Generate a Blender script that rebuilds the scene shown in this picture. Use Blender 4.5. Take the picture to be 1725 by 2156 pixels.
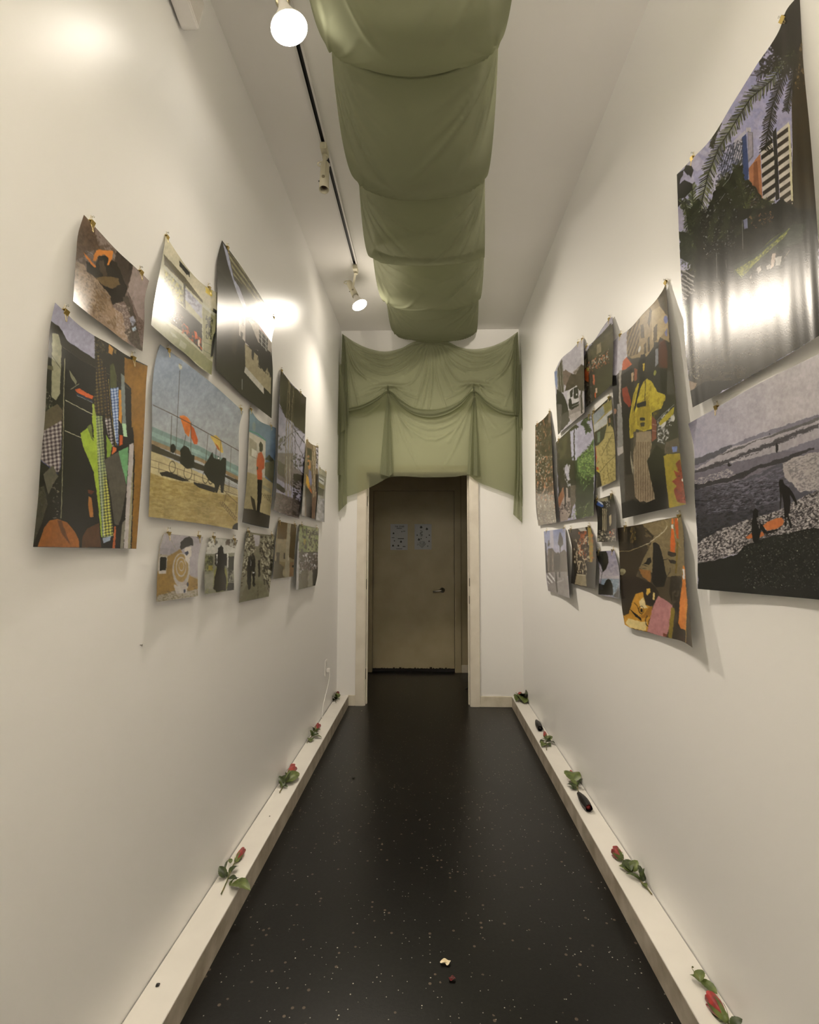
import bpy, bmesh, math, random
import numpy as np
from mathutils import Vector, Matrix
for o in list(bpy.data.objects): bpy.data.objects.remove(o)
SC = bpy.context.scene; COL = SC.collection
R_ = random.Random(7)
# ---------------------------------------------------------------- camera
FPX, PIT, YAW, ROLL, SX, SY = 1064., .0789, .0266, .0015, 13.7, 2.4
CF = np.array([-math.sin(YAW)*math.cos(PIT), math.cos(YAW)*math.cos(PIT), math.sin(PIT)])
CR = np.array([math.cos(YAW), math.sin(YAW), 0.]); CU = np.cross(CR, CF)
C2 = CR*math.cos(ROLL)+CU*math.sin(ROLL); U2 = -CR*math.sin(ROLL)+CU*math.cos(ROLL)
CP = np.array([0, 0, 1.32])
cam = bpy.data.objects.new('camera', bpy.data.cameras.new('camera')); COL.objects.link(cam)
cam.matrix_world = Matrix(((C2[0], U2[0], -CF[0], CP[0]), (C2[1], U2[1], -CF[1], CP[1]), (C2[2], U2[2], -CF[2], CP[2]), (0, 0, 0, 1)))
cam.data.sensor_fit = 'VERTICAL'; cam.data.sensor_height = 36; cam.data.lens = FPX/2156*36
cam.data.shift_x = -SX/2156; cam.data.shift_y = SY/2156; cam.data.clip_start = .02
SC.camera = cam
# ---------------------------------------------------------------- world, exposure, lamps, added fill lights
w = bpy.data.worlds.new('world'); SC.world = w; w.use_nodes = True
w.node_tree.nodes['Background'].inputs[0].default_value = (1, .9, .75, 1); w.node_tree.nodes['Background'].inputs[1].default_value = 0.02
SC.view_settings.view_transform = 'Standard'; SC.view_settings.look = 'None'
SC.view_settings.exposure = 0.83; SC.view_settings.gamma = 1; SC.view_settings.use_curve_mapping = False
# two track lamps, then two added fill lights: position, aim, field watts, field cone, core watts, core cone, glow of the frosted bulb or of the fill (watts)
LAMPS_AND_FILLS = [((-.46, 1.52, 3.04), (.24, .04, -.97), 15, 122, 34, 78, .4), ((-.51, 3.56, 3.13), (.40, -.14, -.90), 60, 152, 30, 84, 1.9),
        ((-.50, -.55, 3.05), (.55, .70, .52), 80, 130, 0, 60, 2), ((.42, -1.5, 2.95), (.06, .80, .68), 520, 104, 0, 60, 2)]  # unseen fill lights added behind the camera to brighten ceiling and walls
LCOL = (1, .885, .735)
WL, WR, HC, YD, YB = -.81, .815, 3.36, 4.49, -2.6      # side walls, ceiling, end wall, wall behind the camera
def lamp_or_fill_light(i):
    p, d, pw, cone, pc, cc_, gw = LAMPS_AND_FILLS[i]; d = Vector(d).normalized()
    for w_, c_ in ((pw, cone), (pc, cc_)):
        if not w_: continue
        l = bpy.data.lights.new('lamp_or_fill_light', 'SPOT'); l.shadow_soft_size = .056; l.energy = w_; l.color = LCOL; l.spot_size = math.radians(c_); l.spot_blend = 1
        o = bpy.data.objects.new('lamp_or_fill_light', l); COL.objects.link(o); o.location = Vector(p)+d*.06; o.rotation_euler = d.to_track_quat('-Z', 'Y').to_euler()
    g = bpy.data.lights.new('bulb_or_fill_glow', 'POINT'); g.shadow_soft_size = .05; g.energy = gw; g.color = LCOL
    o = bpy.data.objects.new('bulb_or_fill_glow', g); COL.objects.link(o); o.location = Vector(p)+d*.075
for i in range(4): lamp_or_fill_light(i)
# ---------------------------------------------------------------- helpers
def ray(x, y):
    x = np.asarray(x, float); y = np.asarray(y, float)
    return CF + ((x-862.5-SX)/FPX)[..., None]*C2 - ((y-1078-SY)/FPX)[..., None]*U2
def un(x, y, ax, val):                       # point of the photograph -> point on the plane axis=val
    d = ray(x, y); t = (val-CP[ax])/d[..., ax]
    return CP + d*t[..., None]
def lin(c):
    if isinstance(c, str): c = [int(c[i:i+2], 16)/255 for i in (1, 3, 5)]
    return tuple((v/12.92 if v <= .04045 else ((v+.055)/1.055)**2.4) for v in c)
def tag(o, label=None, cat=None, group=None, kind=None):
    for k, v in (('label', label), ('category', cat), ('group', group), ('kind', kind)):
        if v: o[k] = v
    return o
def link(o, parent=None):
    COL.objects.link(o)
    if parent: o.parent = parent
    return o
def empty(name, loc, label, cat, group=None):
    o = bpy.data.objects.new(name, None); o.empty_display_size = .05; o.location = loc; link(o); return tag(o, label, cat, group)
def mesh(name, verts, faces, mat, parent=None, smooth=False, world=True):
    me = bpy.data.meshes.new(name); me.from_pydata([tuple(map(float, v)) for v in verts], [], faces); me.update()
    if smooth: me.polygons.foreach_set('use_smooth', [True]*len(me.polygons))
    me.materials.append(mat); o = bpy.data.objects.new(name, me); link(o, parent)
    if parent and world: o.location = -Vector(parent.location)
    return o
class G:                                     # collects shapes for ONE mesh
    def __init__(s): s.v = []; s.f = []
    def add(s, v, f): n = len(s.v); s.v += [tuple(map(float, p)) for p in v]; s.f += [tuple(i+n for i in q) for q in f]; return s
    def box(s, a, b, M=None, bev=0):
        x0, y0, z0 = a; x1, y1, z1 = b
        if bev:
            bm = bmesh.new(); bmesh.ops.create_cube(bm, size=1)
            for v in bm.verts: v.co = Vector(((x0+x1)/2+v.co.x*(x1-x0), (y0+y1)/2+v.co.y*(y1-y0), (z0+z1)/2+v.co.z*(z1-z0)))
            bmesh.ops.bevel(bm, geom=bm.edges[:], offset=bev, segments=2, affect='EDGES')
            bm.verts.index_update(); v = [Vector(q.co) for q in bm.verts]; f = [tuple(q.index for q in p.verts) for p in bm.faces]; bm.free()
        else:
            v = [Vector(q) for q in ((x0,y0,z0),(x1,y0,z0),(x1,y1,z0),(x0,y1,z0),(x0,y0,z1),(x1,y0,z1),(x1,y1,z1),(x0,y1,z1))]
            f = [(0,3,2,1),(4,5,6,7),(0,1,5,4),(1,2,6,5),(2,3,7,6),(3,0,4,7)]
        if M: v = [M @ q for q in v]
        return s.add(v, f)
    def lathe(s, prof, M, n=20, cap=True):   # prof: (radius, height along local z)
        v = []; f = []
        for r, h in prof:
            for k in range(n): a = 2*math.pi*k/n; v.append(M @ Vector((r*math.cos(a), r*math.sin(a), h)))
        for i in range(len(prof)-1):
            for k in range(n): f.append((i*n+k, i*n+(k+1) % n, (i+1)*n+(k+1) % n, (i+1)*n+k))
        if cap: f.append(tuple(range(n))[::-1]); f.append(tuple((len(prof)-1)*n+k for k in range(n)))
        return s.add(v, f)
    def tube(s, pts, r, n=8):
        P = [Vector(p) for p in pts]; rr = r if isinstance(r, (list, tuple)) else [r]*len(P); v = []; f = []; pr = None
        for i, p in enumerate(P):
            t = (P[min(i+1, len(P)-1)]-P[max(i-1, 0)]).normalized()
            if pr is None: pr = t.orthogonal().normalized()
            pr = (pr-t*pr.dot(t)).normalized(); q = t.cross(pr)
            for k in range(n): a = 2*math.pi*k/n; v.append(p+(pr*math.cos(a)+q*math.sin(a))*rr[i])
        for i in range(len(P)-1):
            for k in range(n): f.append((i*n+k, i*n+(k+1) % n, (i+1)*n+(k+1) % n, (i+1)*n+k))
        f.append(tuple(range(n))[::-1]); f.append(tuple((len(P)-1)*n+k for k in range(n)))
        return s.add(v, f)
    def obj(s, name, mat, parent=None, smooth=False, world=True): return mesh(name, s.v, s.f, mat, parent, smooth, world)
def bez(pts, n=16):
    P = [Vector(p) for p in pts]; P = [P[0]*2-P[1]]+P+[P[-1]*2-P[-2]]; out = []
    for i in range(1, len(P)-2):
        for k in range(n):
            t = k/n; a, b, c, d = P[i-1], P[i], P[i+1], P[i+2]
            out.append(.5*((2*b)+(c-a)*t+(2*a-5*b+4*c-d)*t*t+(3*b-a-3*c+d)*t**3))
    return out+[P[-2]]
def frame(loc, z, x=None):                   # matrix with local z along z
    z = Vector(z).normalized(); x = Vector(x) if x else z.orthogonal(); x = (x-z*x.dot(z)).normalized(); y = z.cross(x)
    M = Matrix((x, y, z)).transposed().to_4x4(); M.translation = Vector(loc); return M
# ---------------------------------------------------------------- materials
def mat(name, col, rough=.5, metal=0, spec=.5, bump=None, var=None, **kw):
    m = bpy.data.materials.new(name); m.use_nodes = True; N = m.node_tree.nodes; L = m.node_tree.links; b = N['Principled BSDF']
    b.inputs['Base Color'].default_value = (*lin(col), 1) if isinstance(col, str) else (*col, 1)
    b.inputs['Roughness'].default_value = rough; b.inputs['Metallic'].default_value = metal; b.inputs['Specular IOR Level'].default_value = spec
    for k, v in kw.items(): b.inputs[k.replace('_', ' ')].default_value = v
    if bump or var:
        tc = N.new('ShaderNodeNewGeometry')
    if bump:
        n = N.new('ShaderNodeTexNoise'); n.inputs['Scale'].default_value = bump[0]; n.inputs['Detail'].default_value = 3; L.new(tc.outputs['Position'], n.inputs['Vector'])
        k = N.new('ShaderNodeBump'); k.inputs['Strength'].default_value = bump[1]; k.inputs['Distance'].default_value = bump[2]
        L.new(n.outputs['Fac'], k.inputs['Height']); L.new(k.outputs['Normal'], b.inputs['Normal'])
    if var:
        n = N.new('ShaderNodeTexNoise'); n.inputs['Scale'].default_value = var[0]; n.inputs['Detail'].default_value = 4; L.new(tc.outputs['Position'], n.inputs['Vector'])
        r = N.new('ShaderNodeValToRGB'); r.color_ramp.elements[0].position = var[3] if len(var) > 3 else .3; r.color_ramp.elements[1].position = .75
        r.color_ramp.elements[0].color = (*lin(var[1]), 1); r.color_ramp.elements[1].color = (*lin(var[2]), 1)
        L.new(n.outputs['Fac'], r.inputs['Fac']); L.new(r.outputs['Color'], b.inputs['Base Color'])
    return m
M_wall = mat('wall_paint', (.84, .835, .82), .33, bump=(70, .10, .002), spec=.45)
M_ceil = mat('ceiling_paint', (.88, .865, .84), .75, bump=(60, .1, .002), spec=.2)
M_trim = mat('cream_gloss_paint', (.76, .72, .62), .35, bump=(30, .15, .001), var=(9, '#d3ccbe', '#e0dacd'))
M_base = mat('baseboard_paint', (.72, .70, .64), .4, var=(14, '#c9c2ae', '#e0dacb'))
M_ledge = mat('ledge_paint', (.78, .77, .74), .45, bump=(50, .1, .001), var=(6, '#cfccc5', '#d8d5ce'))
M_ledgeside = mat('ledge_front_paint', (.6, .56, .5), .5, var=(11, '#968c7a', '#c4bcae', .35))  # darker, uneven tone for the ledge front boards
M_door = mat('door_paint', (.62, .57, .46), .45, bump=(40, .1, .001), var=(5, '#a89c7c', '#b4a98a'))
M_chip = mat('bare_wood_chip', '#2c2418', .8)
M_metal = mat('brushed_steel', (.5, .48, .45), .28, 1)
M_gold = mat('brass_clip', (.45, .33, .11), .32, 1)
M_goldw = mat('brass_wire', (.7, .58, .3), .25, 1)
M_pin = mat('clear_plastic', (.9, .9, .88), .1, 0, .5, Transmission_Weight=.8, IOR=1.45)
M_cream = mat('cream_lamp_enamel', (.66, .62, .47), .45)
M_black = mat('black_slot', (.02, .02, .018), .5)
M_plast = mat('white_plastic', (.78, .76, .74), .4)
M_stem = mat('rose_stem', '#56602a', .5, var=(60, '#3c4a1c', '#7a6a3a'))
M_leaf = mat('rose_leaf', '#2c3c14', .42, var=(45, '#141f0b', '#42501c', .25), bump=(160, .3, .001))
M_leafp = mat('rose_leaf_pale', '#56622a', .45, var=(45, '#36451a', '#68733a', .25), bump=(160, .3, .001))
M_petal = mat('rose_petal', '#a01412', .5, var=(60, '#5c0809', '#a81a12', .3), Sheen_Weight=.3)
M_petald = mat('rose_petal_dark', '#5a0c0c', .6, var=(60, '#3a0708', '#7c1410', .3))
M_dark = mat('dark_dried_petal', '#14120f', .38, var=(50, '#0c0d0b', '#221b18', .3))
M_white = mat('white_petal', '#e4d8bc', .5, var=(80, '#cdbd96', '#efe6d0', .3))
def floor_mat():
    m = mat('speckled_vinyl_floor', (.02, .02, .018), .31, spec=.34, bump=(260, .25, .0006)); N = m.node_tree.nodes; L = m.node_tree.links; b = N['Principled BSDF']
    g = N.new('ShaderNodeNewGeometry'); base = N.new('ShaderNodeTexNoise'); base.inputs['Scale'].default_value = 90; base.inputs['Detail'].default_value = 4; L.new(g.outputs['Position'], base.inputs['Vector'])
    r = N.new('ShaderNodeValToRGB'); r.color_ramp.elements[0].position = .35; r.color_ramp.elements[1].position = .75
    r.color_ramp.elements[0].color = (*lin('#070705'), 1); r.color_ramp.elements[1].color = (*lin('#131210'), 1); L.new(base.outputs['Fac'], r.inputs['Fac'])
    cur = r.outputs['Color']
    for sc, th, dens, col in ((42, .10, .16, (.42, .39, .33)), (85, .16, .10, (.30, .28, .24)), (18, .04, .10, (.6, .57, .5)), (60, .3, .05, (.10, .075, .055))):
        v = N.new('ShaderNodeTexVoronoi'); v.inputs['Scale'].default_value = sc; L.new(g.outputs['Position'], v.inputs['Vector'])
        a = N.new('ShaderNodeMath'); a.operation = 'LESS_THAN'; a.inputs[1].default_value = th; L.new(v.outputs['Distance'], a.inputs[0])
        s = N.new('ShaderNodeSeparateColor'); L.new(v.outputs['Color'], s.inputs[0])
        c = N.new('ShaderNodeMath'); c.operation = 'LESS_THAN'; c.inputs[1].default_value = dens; L.new(s.outputs[0], c.inputs[0])
        d = N.new('ShaderNodeMath'); d.operation = 'MULTIPLY'; L.new(a.outputs[0], d.inputs[0]); L.new(c.outputs[0], d.inputs[1])
        x = N.new('ShaderNodeMixRGB'); L.new(d.outputs[0], x.inputs[0]); L.new(cur, x.inputs[1]); x.inputs[2].default_value = (*col, 1); cur = x.outputs[0]
    L.new(cur, b.inputs['Base Color']); return m
M_floor = floor_mat()
def cloth_mat(name, diff, trans, tint, fac):
    m = bpy.data.materials.new(name); m.use_nodes = True; N = m.node_tree.nodes; L = m.node_tree.links; N.remove(N['Principled BSDF']); out = N['Material Output']
    g = N.new('ShaderNodeNewGeometry'); n = N.new('ShaderNodeTexNoise'); n.inputs['Scale'].default_value = 420; L.new(g.outputs['Position'], n.inputs['Vector'])
    bp = N.new('ShaderNodeBump'); bp.inputs['Strength'].default_value = .25; bp.inputs['Distance'].default_value = .001; L.new(n.outputs['Fac'], bp.inputs['Height'])
    d = N.new('ShaderNodeBsdfDiffuse'); d.inputs['Color'].default_value = (*diff, 1); L.new(bp.outputs['Normal'], d.inputs['Normal'])
    t = N.new('ShaderNodeBsdfTranslucent'); t.inputs['Color'].default_value = (*trans, 1)
    a = N.new('ShaderNodeMixShader'); a.inputs[0].default_value = .45; L.new(d.outputs[0], a.inputs[1]); L.new(t.outputs[0], a.inputs[2])
    p = N.new('ShaderNodeBsdfTransparent'); p.inputs['Color'].default_value = (*tint, 1)
    b = N.new('ShaderNodeMixShader'); lw = N.new('ShaderNodeLayerWeight'); lw.inputs['Blend'].default_value = .5; mr = N.new('ShaderNodeMapRange'); mr.inputs['From Min'].default_value = .05; mr.inputs['From Max'].default_value = .75; mr.inputs['To Min'].default_value = fac; mr.inputs['To Max'].default_value = fac*.25
    L.new(lw.outputs['Facing'], mr.inputs['Value']); L.new(mr.outputs['Result'], b.inputs[0]); L.new(a.outputs[0], b.inputs[1]); L.new(p.outputs[0], b.inputs[2]); L.new(b.outputs[0], out.inputs['Surface'])
    return m
M_cloth = cloth_mat('sheer_sage_cloth', (.335, .345, .225), (.325, .335, .215), (.85, .88, .73), .48)
M_clothd = cloth_mat('dense_sage_cloth', (.335, .35, .235), (.32, .335, .215), (.66, .69, .52), .40)
def print_mat():
    m = mat('glossy_photo_paper', (.5, .5, .5), .26, spec=.55); N = m.node_tree.nodes; L = m.node_tree.links; b = N['Principled BSDF']
    a = N.new('ShaderNodeVertexColor'); a.layer_name = 'print'; g = N.new('ShaderNodeNewGeometry')
    x = N.new('ShaderNodeMixRGB'); L.new(g.outputs['Backfacing'], x.inputs[0]); L.new(a.outputs['Color'], x.inputs[1]); x.inputs[2].default_value = (.78, .77, .74, 1); L.new(x.outputs[0], b.inputs['Base Color'])
    n = N.new('ShaderNodeTexNoise'); n.inputs['Scale'].default_value = 300; L.new(g.outputs['Position'], n.inputs['Vector'])
    k = N.new('ShaderNodeBump'); k.inputs['Strength'].default_value = .12; k.inputs['Distance'].default_value = .0006; L.new(n.outputs['Fac'], k.inputs['Height']); L.new(k.outputs['Normal'], b.inputs['Normal'])
    return m
M_print = print_mat()
# ---------------------------------------------------------------- the room
def struct(o): o['kind'] = 'structure'; return o
YF, VL, VR, HV = 5.73, -1.05, .95, 2.75       # far wall behind the doorway, lobby side walls and ceiling
DX0, DX1, DH = -.56, .352, 2.03
g = G().box((VL-.1, YB-.1, -.06), (VR+.1, YF+.1, 0)); struct(g.obj('floor', M_floor))
struct(G().box((WL-.1, YB, HC), (WR+.1, YD+.1, HC+.08)).obj('ceiling', M_ceil))
struct(G().box((WL-.1, YB, 0), (WL, YD+.1, HC)).obj('wall_left', M_wall))
struct(G().box((WR, YB, 0), (WR+.1, YD+.1, HC)).obj('wall_right', M_wall))
struct(G().box((WL-.1, YB-.1, 0), (WR+.1, YB, HC)).obj('wall_back', M_wall))
ew = struct(G().box((WL, YD, 0), (DX0-.02, YD+.1, HC)).box((DX1+.02, YD, 0), (WR, YD+.1, HC)).box((DX0-.02, YD, DH+.02), (DX1+.02, YD+.1, HC)).obj('wall_end', M_wall))
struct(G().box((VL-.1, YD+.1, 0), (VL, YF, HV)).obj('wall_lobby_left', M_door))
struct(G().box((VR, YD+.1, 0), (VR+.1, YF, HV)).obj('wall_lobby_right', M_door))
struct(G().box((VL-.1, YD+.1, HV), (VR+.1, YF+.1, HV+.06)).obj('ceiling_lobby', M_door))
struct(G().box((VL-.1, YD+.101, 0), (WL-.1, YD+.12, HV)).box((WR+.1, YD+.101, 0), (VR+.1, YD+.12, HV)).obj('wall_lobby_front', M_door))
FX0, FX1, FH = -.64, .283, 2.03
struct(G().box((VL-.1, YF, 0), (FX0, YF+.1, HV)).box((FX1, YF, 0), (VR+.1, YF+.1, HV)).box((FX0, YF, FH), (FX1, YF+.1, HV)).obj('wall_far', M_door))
# doorway casing: boards each side and on top, stops and jambs
dc = struct(G().box((DX0-.02, YD-.005, 0), (DX0, YD+.115, DH)).box((DX1, YD-.005, 0), (DX1+.02, YD+.115, DH)).box((DX0-.02, YD-.005, DH), (DX1+.02, YD+.115, DH+.02)).obj('trim_1', M_trim))
def board(a, b, name, m=M_trim, par=dc, bev=.003): o = G().box(a, b, bev=bev).obj(name, m, par); return o
board((DX0-.085, YD-.018, 0), (DX0-.006, YD, DH+.07), 'casing'); board((DX1+.006, YD-.018, 0), (DX1+.085, YD, DH+.07), 'casing'); board((DX0-.006, YD-.017, DH+.008), (DX1+.006, YD, DH+.07), 'casing')
board((DX0, YD+.045, 0), (DX0+.012, YD+.08, DH), 'door_stop'); board((DX1-.012, YD+.045, 0), (DX1, YD+.08, DH), 'door_stop')
board((DX0-.0005, YD+.004, 1.74), (DX0+.002, YD+.03, 1.83), 'hinge_leaf', M_chip, bev=0); board((DX0-.0005, YD+.004, 1.00), (DX0+.002, YD+.03, 1.09), 'hinge_leaf', M_chip, bev=0); board((DX0-.0005, YD+.004, .22), (DX0+.002, YD+.03, .31), 'hinge_leaf', M_chip, bev=0)
board((DX1-.003, YD+.006, .875), (DX1+.0005, YD+.03, .945), 'strike_plate', M_chip, bev=0); board((DX1-.002, YD-.0055, 1.03), (DX1+.003, YD+.004, 1.10), 'paint_chip', M_chip, bev=0)
# end wall baseboards
struct(G().box((WL+.1, YD-.014, 0), (DX0-.085, YD, .09), bev=.003).obj('baseboard_left', M_base))
br = struct(G().box((DX1+.085, YD-.014, 0), (WR-.1, YD, .09), bev=.003).obj('baseboard_right', M_base))
# far door
fd = struct(G().box((FX0+.004, YF+.012, .04), (FX1-.004, YF+.05, FH-.004), bev=.002).obj('door_1', M_door))
gg = G()
for k in range(26):                            # broken lower edge
    x = FX0+.03+k*.034; gg.box((x, YF+.008, .036), (x+.03*R_.random()+.006, YF+.013, .040+.012*R_.random()*(1+2*(abs(x+.03) < .06))))
gg.obj('chipped_edge', M_chip, fd)
hx, hz = .145, .905
G().lathe([(.030, 0), (.030, .006), (.026, .010), (.012, .012), (.011, .045)], frame((hx, YF+.012, hz), (0, -1, 0))).tube([(hx+.008, YF-.03, hz), (hx-.02, YF-.034, hz-.002), (hx-.07, YF-.032, hz-.009), (hx-.105, YF-.026, hz-.013)], [.012, .011, .009, .007], 10).obj('door_handle', M_metal, fd, True)
struct(G().box((FX0+.0, YF+.051, 0), (FX1, YF+.09, FH)).obj('trim_4', M_black))
ft = struct(G().box((FX0-.072, YF-.016, 0), (FX0, YF, FH+.072), bev=.003).obj('trim_2', M_door))
G().box((FX1, YF-.016, 0), (FX1+.072, YF, FH+.072), bev=.003).obj('casing', M_door, ft); G().box((FX0, YF-.015, FH), (FX1, YF, FH+.072), bev=.003).obj('casing', M_door, ft)
struct(G().box((FX1+.074, YF-.012, 0), (VR, YF, .085), bev=.003).obj('baseboard_far', M_base))
struct(G().box((VR-.014, YD+.13, 0), (VR, YF-.013, .085)).obj('baseboard_lobby', M_base))
struct(G().box((FX1+.0722, YF-.006, .085), (FX1+.0755, YF-.0005, HV)).obj('trim_3', M_chip))
# low white ledges along both side walls
def ledge(side):
    xa, xb = (WL+.003, -.702) if side < 0 else (.709, WR-.003)
    o = tag(empty('wall_ledge', ((xa+xb)/2, 1, 0), 'long low white box ledge along the foot of the %s wall' % ('left' if side < 0 else 'right'), 'ledge'), group=None)
    G().box((xa, YB, .084), (xb, YD-.002, .089), bev=.0012).obj('top_board', M_ledge, o)
    xi = (xb-.006, xb) if side < 0 else (xa, xa+.006)
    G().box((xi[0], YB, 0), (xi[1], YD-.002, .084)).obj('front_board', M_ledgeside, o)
    return o
ledge(-1); ledge(1)
# caulk lines where ledge meets wall
# ---------------------------------------------------------------- track lighting
tr = empty('ceiling_track', (-.523, 1.2, HC), 'white ceiling lighting track with black slot running down the corridor', 'track')
x = -.523
G().box((x-.018, YB+.3, HC-.022), (x-.0085, 3.40, HC)).box((x+.0085, YB+.3, HC-.022), (x+.018, 3.40, HC)).box((x-.0085, YB+.3, HC-.006), (x+.0085, 3.40, HC)).box((x-.018, 3.40, HC-.022), (x+.018, 3.405, HC)).obj('rail', M_plast, tr)
G().box((x-.0085, YB+.3, HC-.0075), (x+.0085, 3.39, HC-.006)).box((x-.0086, YB+.3, HC-.0205), (x-.0075, 3.39, HC-.006)).box((x+.0075, YB+.3, HC-.0205), (x+.0086, 3.39, HC-.006)).obj('slot', M_black, tr)
G().box((x-.006, 2.47, HC-.022), (x+.006, 2.482, HC-.014)).obj('contact_clip', M_plast, tr)
def emis(name, strength):
    m = bpy.data.materials.new(name); m.use_nodes = True; N = m.node_tree.nodes; N.remove(N['Principled BSDF']); e = N.new('ShaderNodeEmission')
    e.inputs[0].default_value = (1, .93, .82, 1); e.inputs[1].default_value = strength; m.node_tree.links.new(e.outputs[0], N['Material Output'].inputs[0]); return m
M_glow = emis('lit_lamp_lens', 24)
def spot(y, label, axis, top, bot, bulb=None, knob=(-1, 0)):
    o = empty('track_spotlight', (x, y, HC-.02), label, 'spotlight', 'spotlights on the ceiling track')
    G().box((x-.016, y-.035, HC-.050), (x+.016, y+.035, HC-.018), bev=.003).lathe([(.014, 0), (.014, .012)], frame((x, y+.018, HC-.062), (0, 0, 1))).obj('track_adapter', M_cream, o, False)
    top = Vector(top); bot = Vector(bot); d = (bot-top).normalized(); L = (bot-top).length
    jt = top+d*L*.66
    M = frame(top, d, (1, 0, 0))
    G().lathe([(.004, -.012), (.016, -.010), (.021, 0), (.0215, .01), (.0225, L*.5), (.0245, L), (.0225, L), (.019, L-.03), (.0185, L*.4)], M, 28, False).obj('lamp_can', M_cream, o, True)
    G().lathe([(.0185, L*.45), (.0102, L*.452), (.0105, L-.03), (.013, L-.024), (.013, L-.018), (.010, L-.020), (.0098, L-.045), (.0001, L-.046)], M, 20, False).obj('socket', mat('socket_dark', (.10, .07, .05), .4), o, True)
    a = Vector((x+.002, y+.016, HC-.052)); side = Vector((0, -1, 0)) if abs(d.y) < .9 else Vector((0, 0, -1)); s = (side-d*side.dot(d)).normalized()
    jp = jt+s*.0245; k = [a, a+(jp-a)*.15+s*.012, a+(jp-a)*.6+s*.006, jp]
    ar = G()
    for p, q in zip(k[:-1], k[1:]):
        dd = (q-p).normalized(); Mx = frame(p, dd, (1, 0, 0)); ar.box((-.008, -.0015, 0), (.008, .0015, (q-p).length+.001), Mx)
    ar.obj('arm', M_cream, o)
    G().lathe([(.0075, 0), (.0075, .004), (.004, .0045)], frame(jp, s), 16).obj('pivot_screw', mat('screw', (.35, .3, .2), .4, .6), o, True)
    kk = G(); kc = top+Vector((-.030, 0, .002)); kk.tube(bez([kc+Vector((.026, 0, .012)), kc+Vector((.004, 0, .011)), kc+Vector((-.008, 0, 0)), kc+Vector((.004, 0, -.011)), kc+Vector((.024, 0, -.008))], 6), .0035, 8); kk.obj('locking_lever', M_cream, o, True)
    G().lathe([(.003, 0), (.003, .006)], frame(jt+Vector((-.0235, 0, 0)), (-1, 0, 0)), 8).obj('side_screw', M_black, o)
    if bulb:
        c, ax, r = Vector(bulb[0]), Vector(bulb[1]).normalized(), bulb[2]; M = frame(c, ax)
        G().lathe([(.013, -.105), (.016, -.085), (.02, -.07), (.035, -.04), (.052, -.012), (r, -.004), (r, -.0005)], M, 36, False).obj('bulb_shell', mat('bulb_glass', (.85, .82, .76), .3), o, True)
        G().lathe([(.0001, .003), (r*.5, .0025), (r*.9, .0005), (r, -.0005)], M, 36, False).obj('bulb_lens', M_glow, o, True)
    return o
p, d = LAMPS_AND_FILLS[0][:2]; d = Vector(d).normalized(); c = Vector(p)
spot(1.60, 'lit flood spotlight nearest the camera, big round glowing lens', d, c-d*.235, c-d*.095, (c, d, .06))
spot(2.36, 'unlit cream spotlight with an empty socket, middle of the track', (0, 0, -1), (-.522, 2.375, 3.262), (-.519, 2.345, 3.105))
p, d = LAMPS_AND_FILLS[1][:2]; d = Vector(d).normalized(); c = Vector(p)
spot(3.42, 'lit spotlight at the far end of the track near the end wall', d, c-d*.21, c-d*.085, (c, d, .056))
# ---------------------------------------------------------------- white louvred box high on the left wall
bx = empty('louvred_box', (-.772, 1.49, 3.005), 'white box with ribbed grille side, high on the left wall at the top edge', 'vent box')
def bxm(g, name, m):
    o = g.obj(name, m, bx, world=False); o.rotation_euler = (math.radians(-16), 0, 0); return o
bxm(G().box((-.030, -.40, 0), (.0275, 0, .13), bev=.005), 'housing', M_plast)
gg = G()
for k in range(14): gg.box((.0275, -.385, .010+k*.0082), (.0295, -.012, .010+k*.0082+.0042))
bxm(gg, 'grille_ribs', mat('grille_plastic', (.66, .63, .60), .5))
bxm(G().box((-.038, -.22, .04), (-.030, -.10, .10)), 'wall_bracket', M_plast)
# ---------------------------------------------------------------- the printed pictures
# every picture: outline of the paper (traced edges) and flat print given as coloured shapes
ZF = dict(zA=(0,400,4.3125), zB=(0,850,4.3125), z3=(300,450,4.107), z4=(300,850,4.107), z5=(560,850,5.39),
          z6=(300,700,5.014), rA=(1380,0,4.491), rB=(1400,440,4.686), rC=(1420,860,4.898), rD=(1280,560,3.993),
          rE=(1240,1020,5.675), rF=(1100,640,5.99), rG=(1100,960,6.341), px=(0,0,1))
PR = []
def pic(name, label, side, top, right, bottom, left, ops, curl=(.022,.008), E=None, clips=((.1,.93)), rip=(0,0)):
    PR.append(dict(name=name, label=label, side=side, top=top, right=right, bottom=bottom, left=left, ops=ops, curl=curl, E=E, clips=clips, rip=rip))

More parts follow.
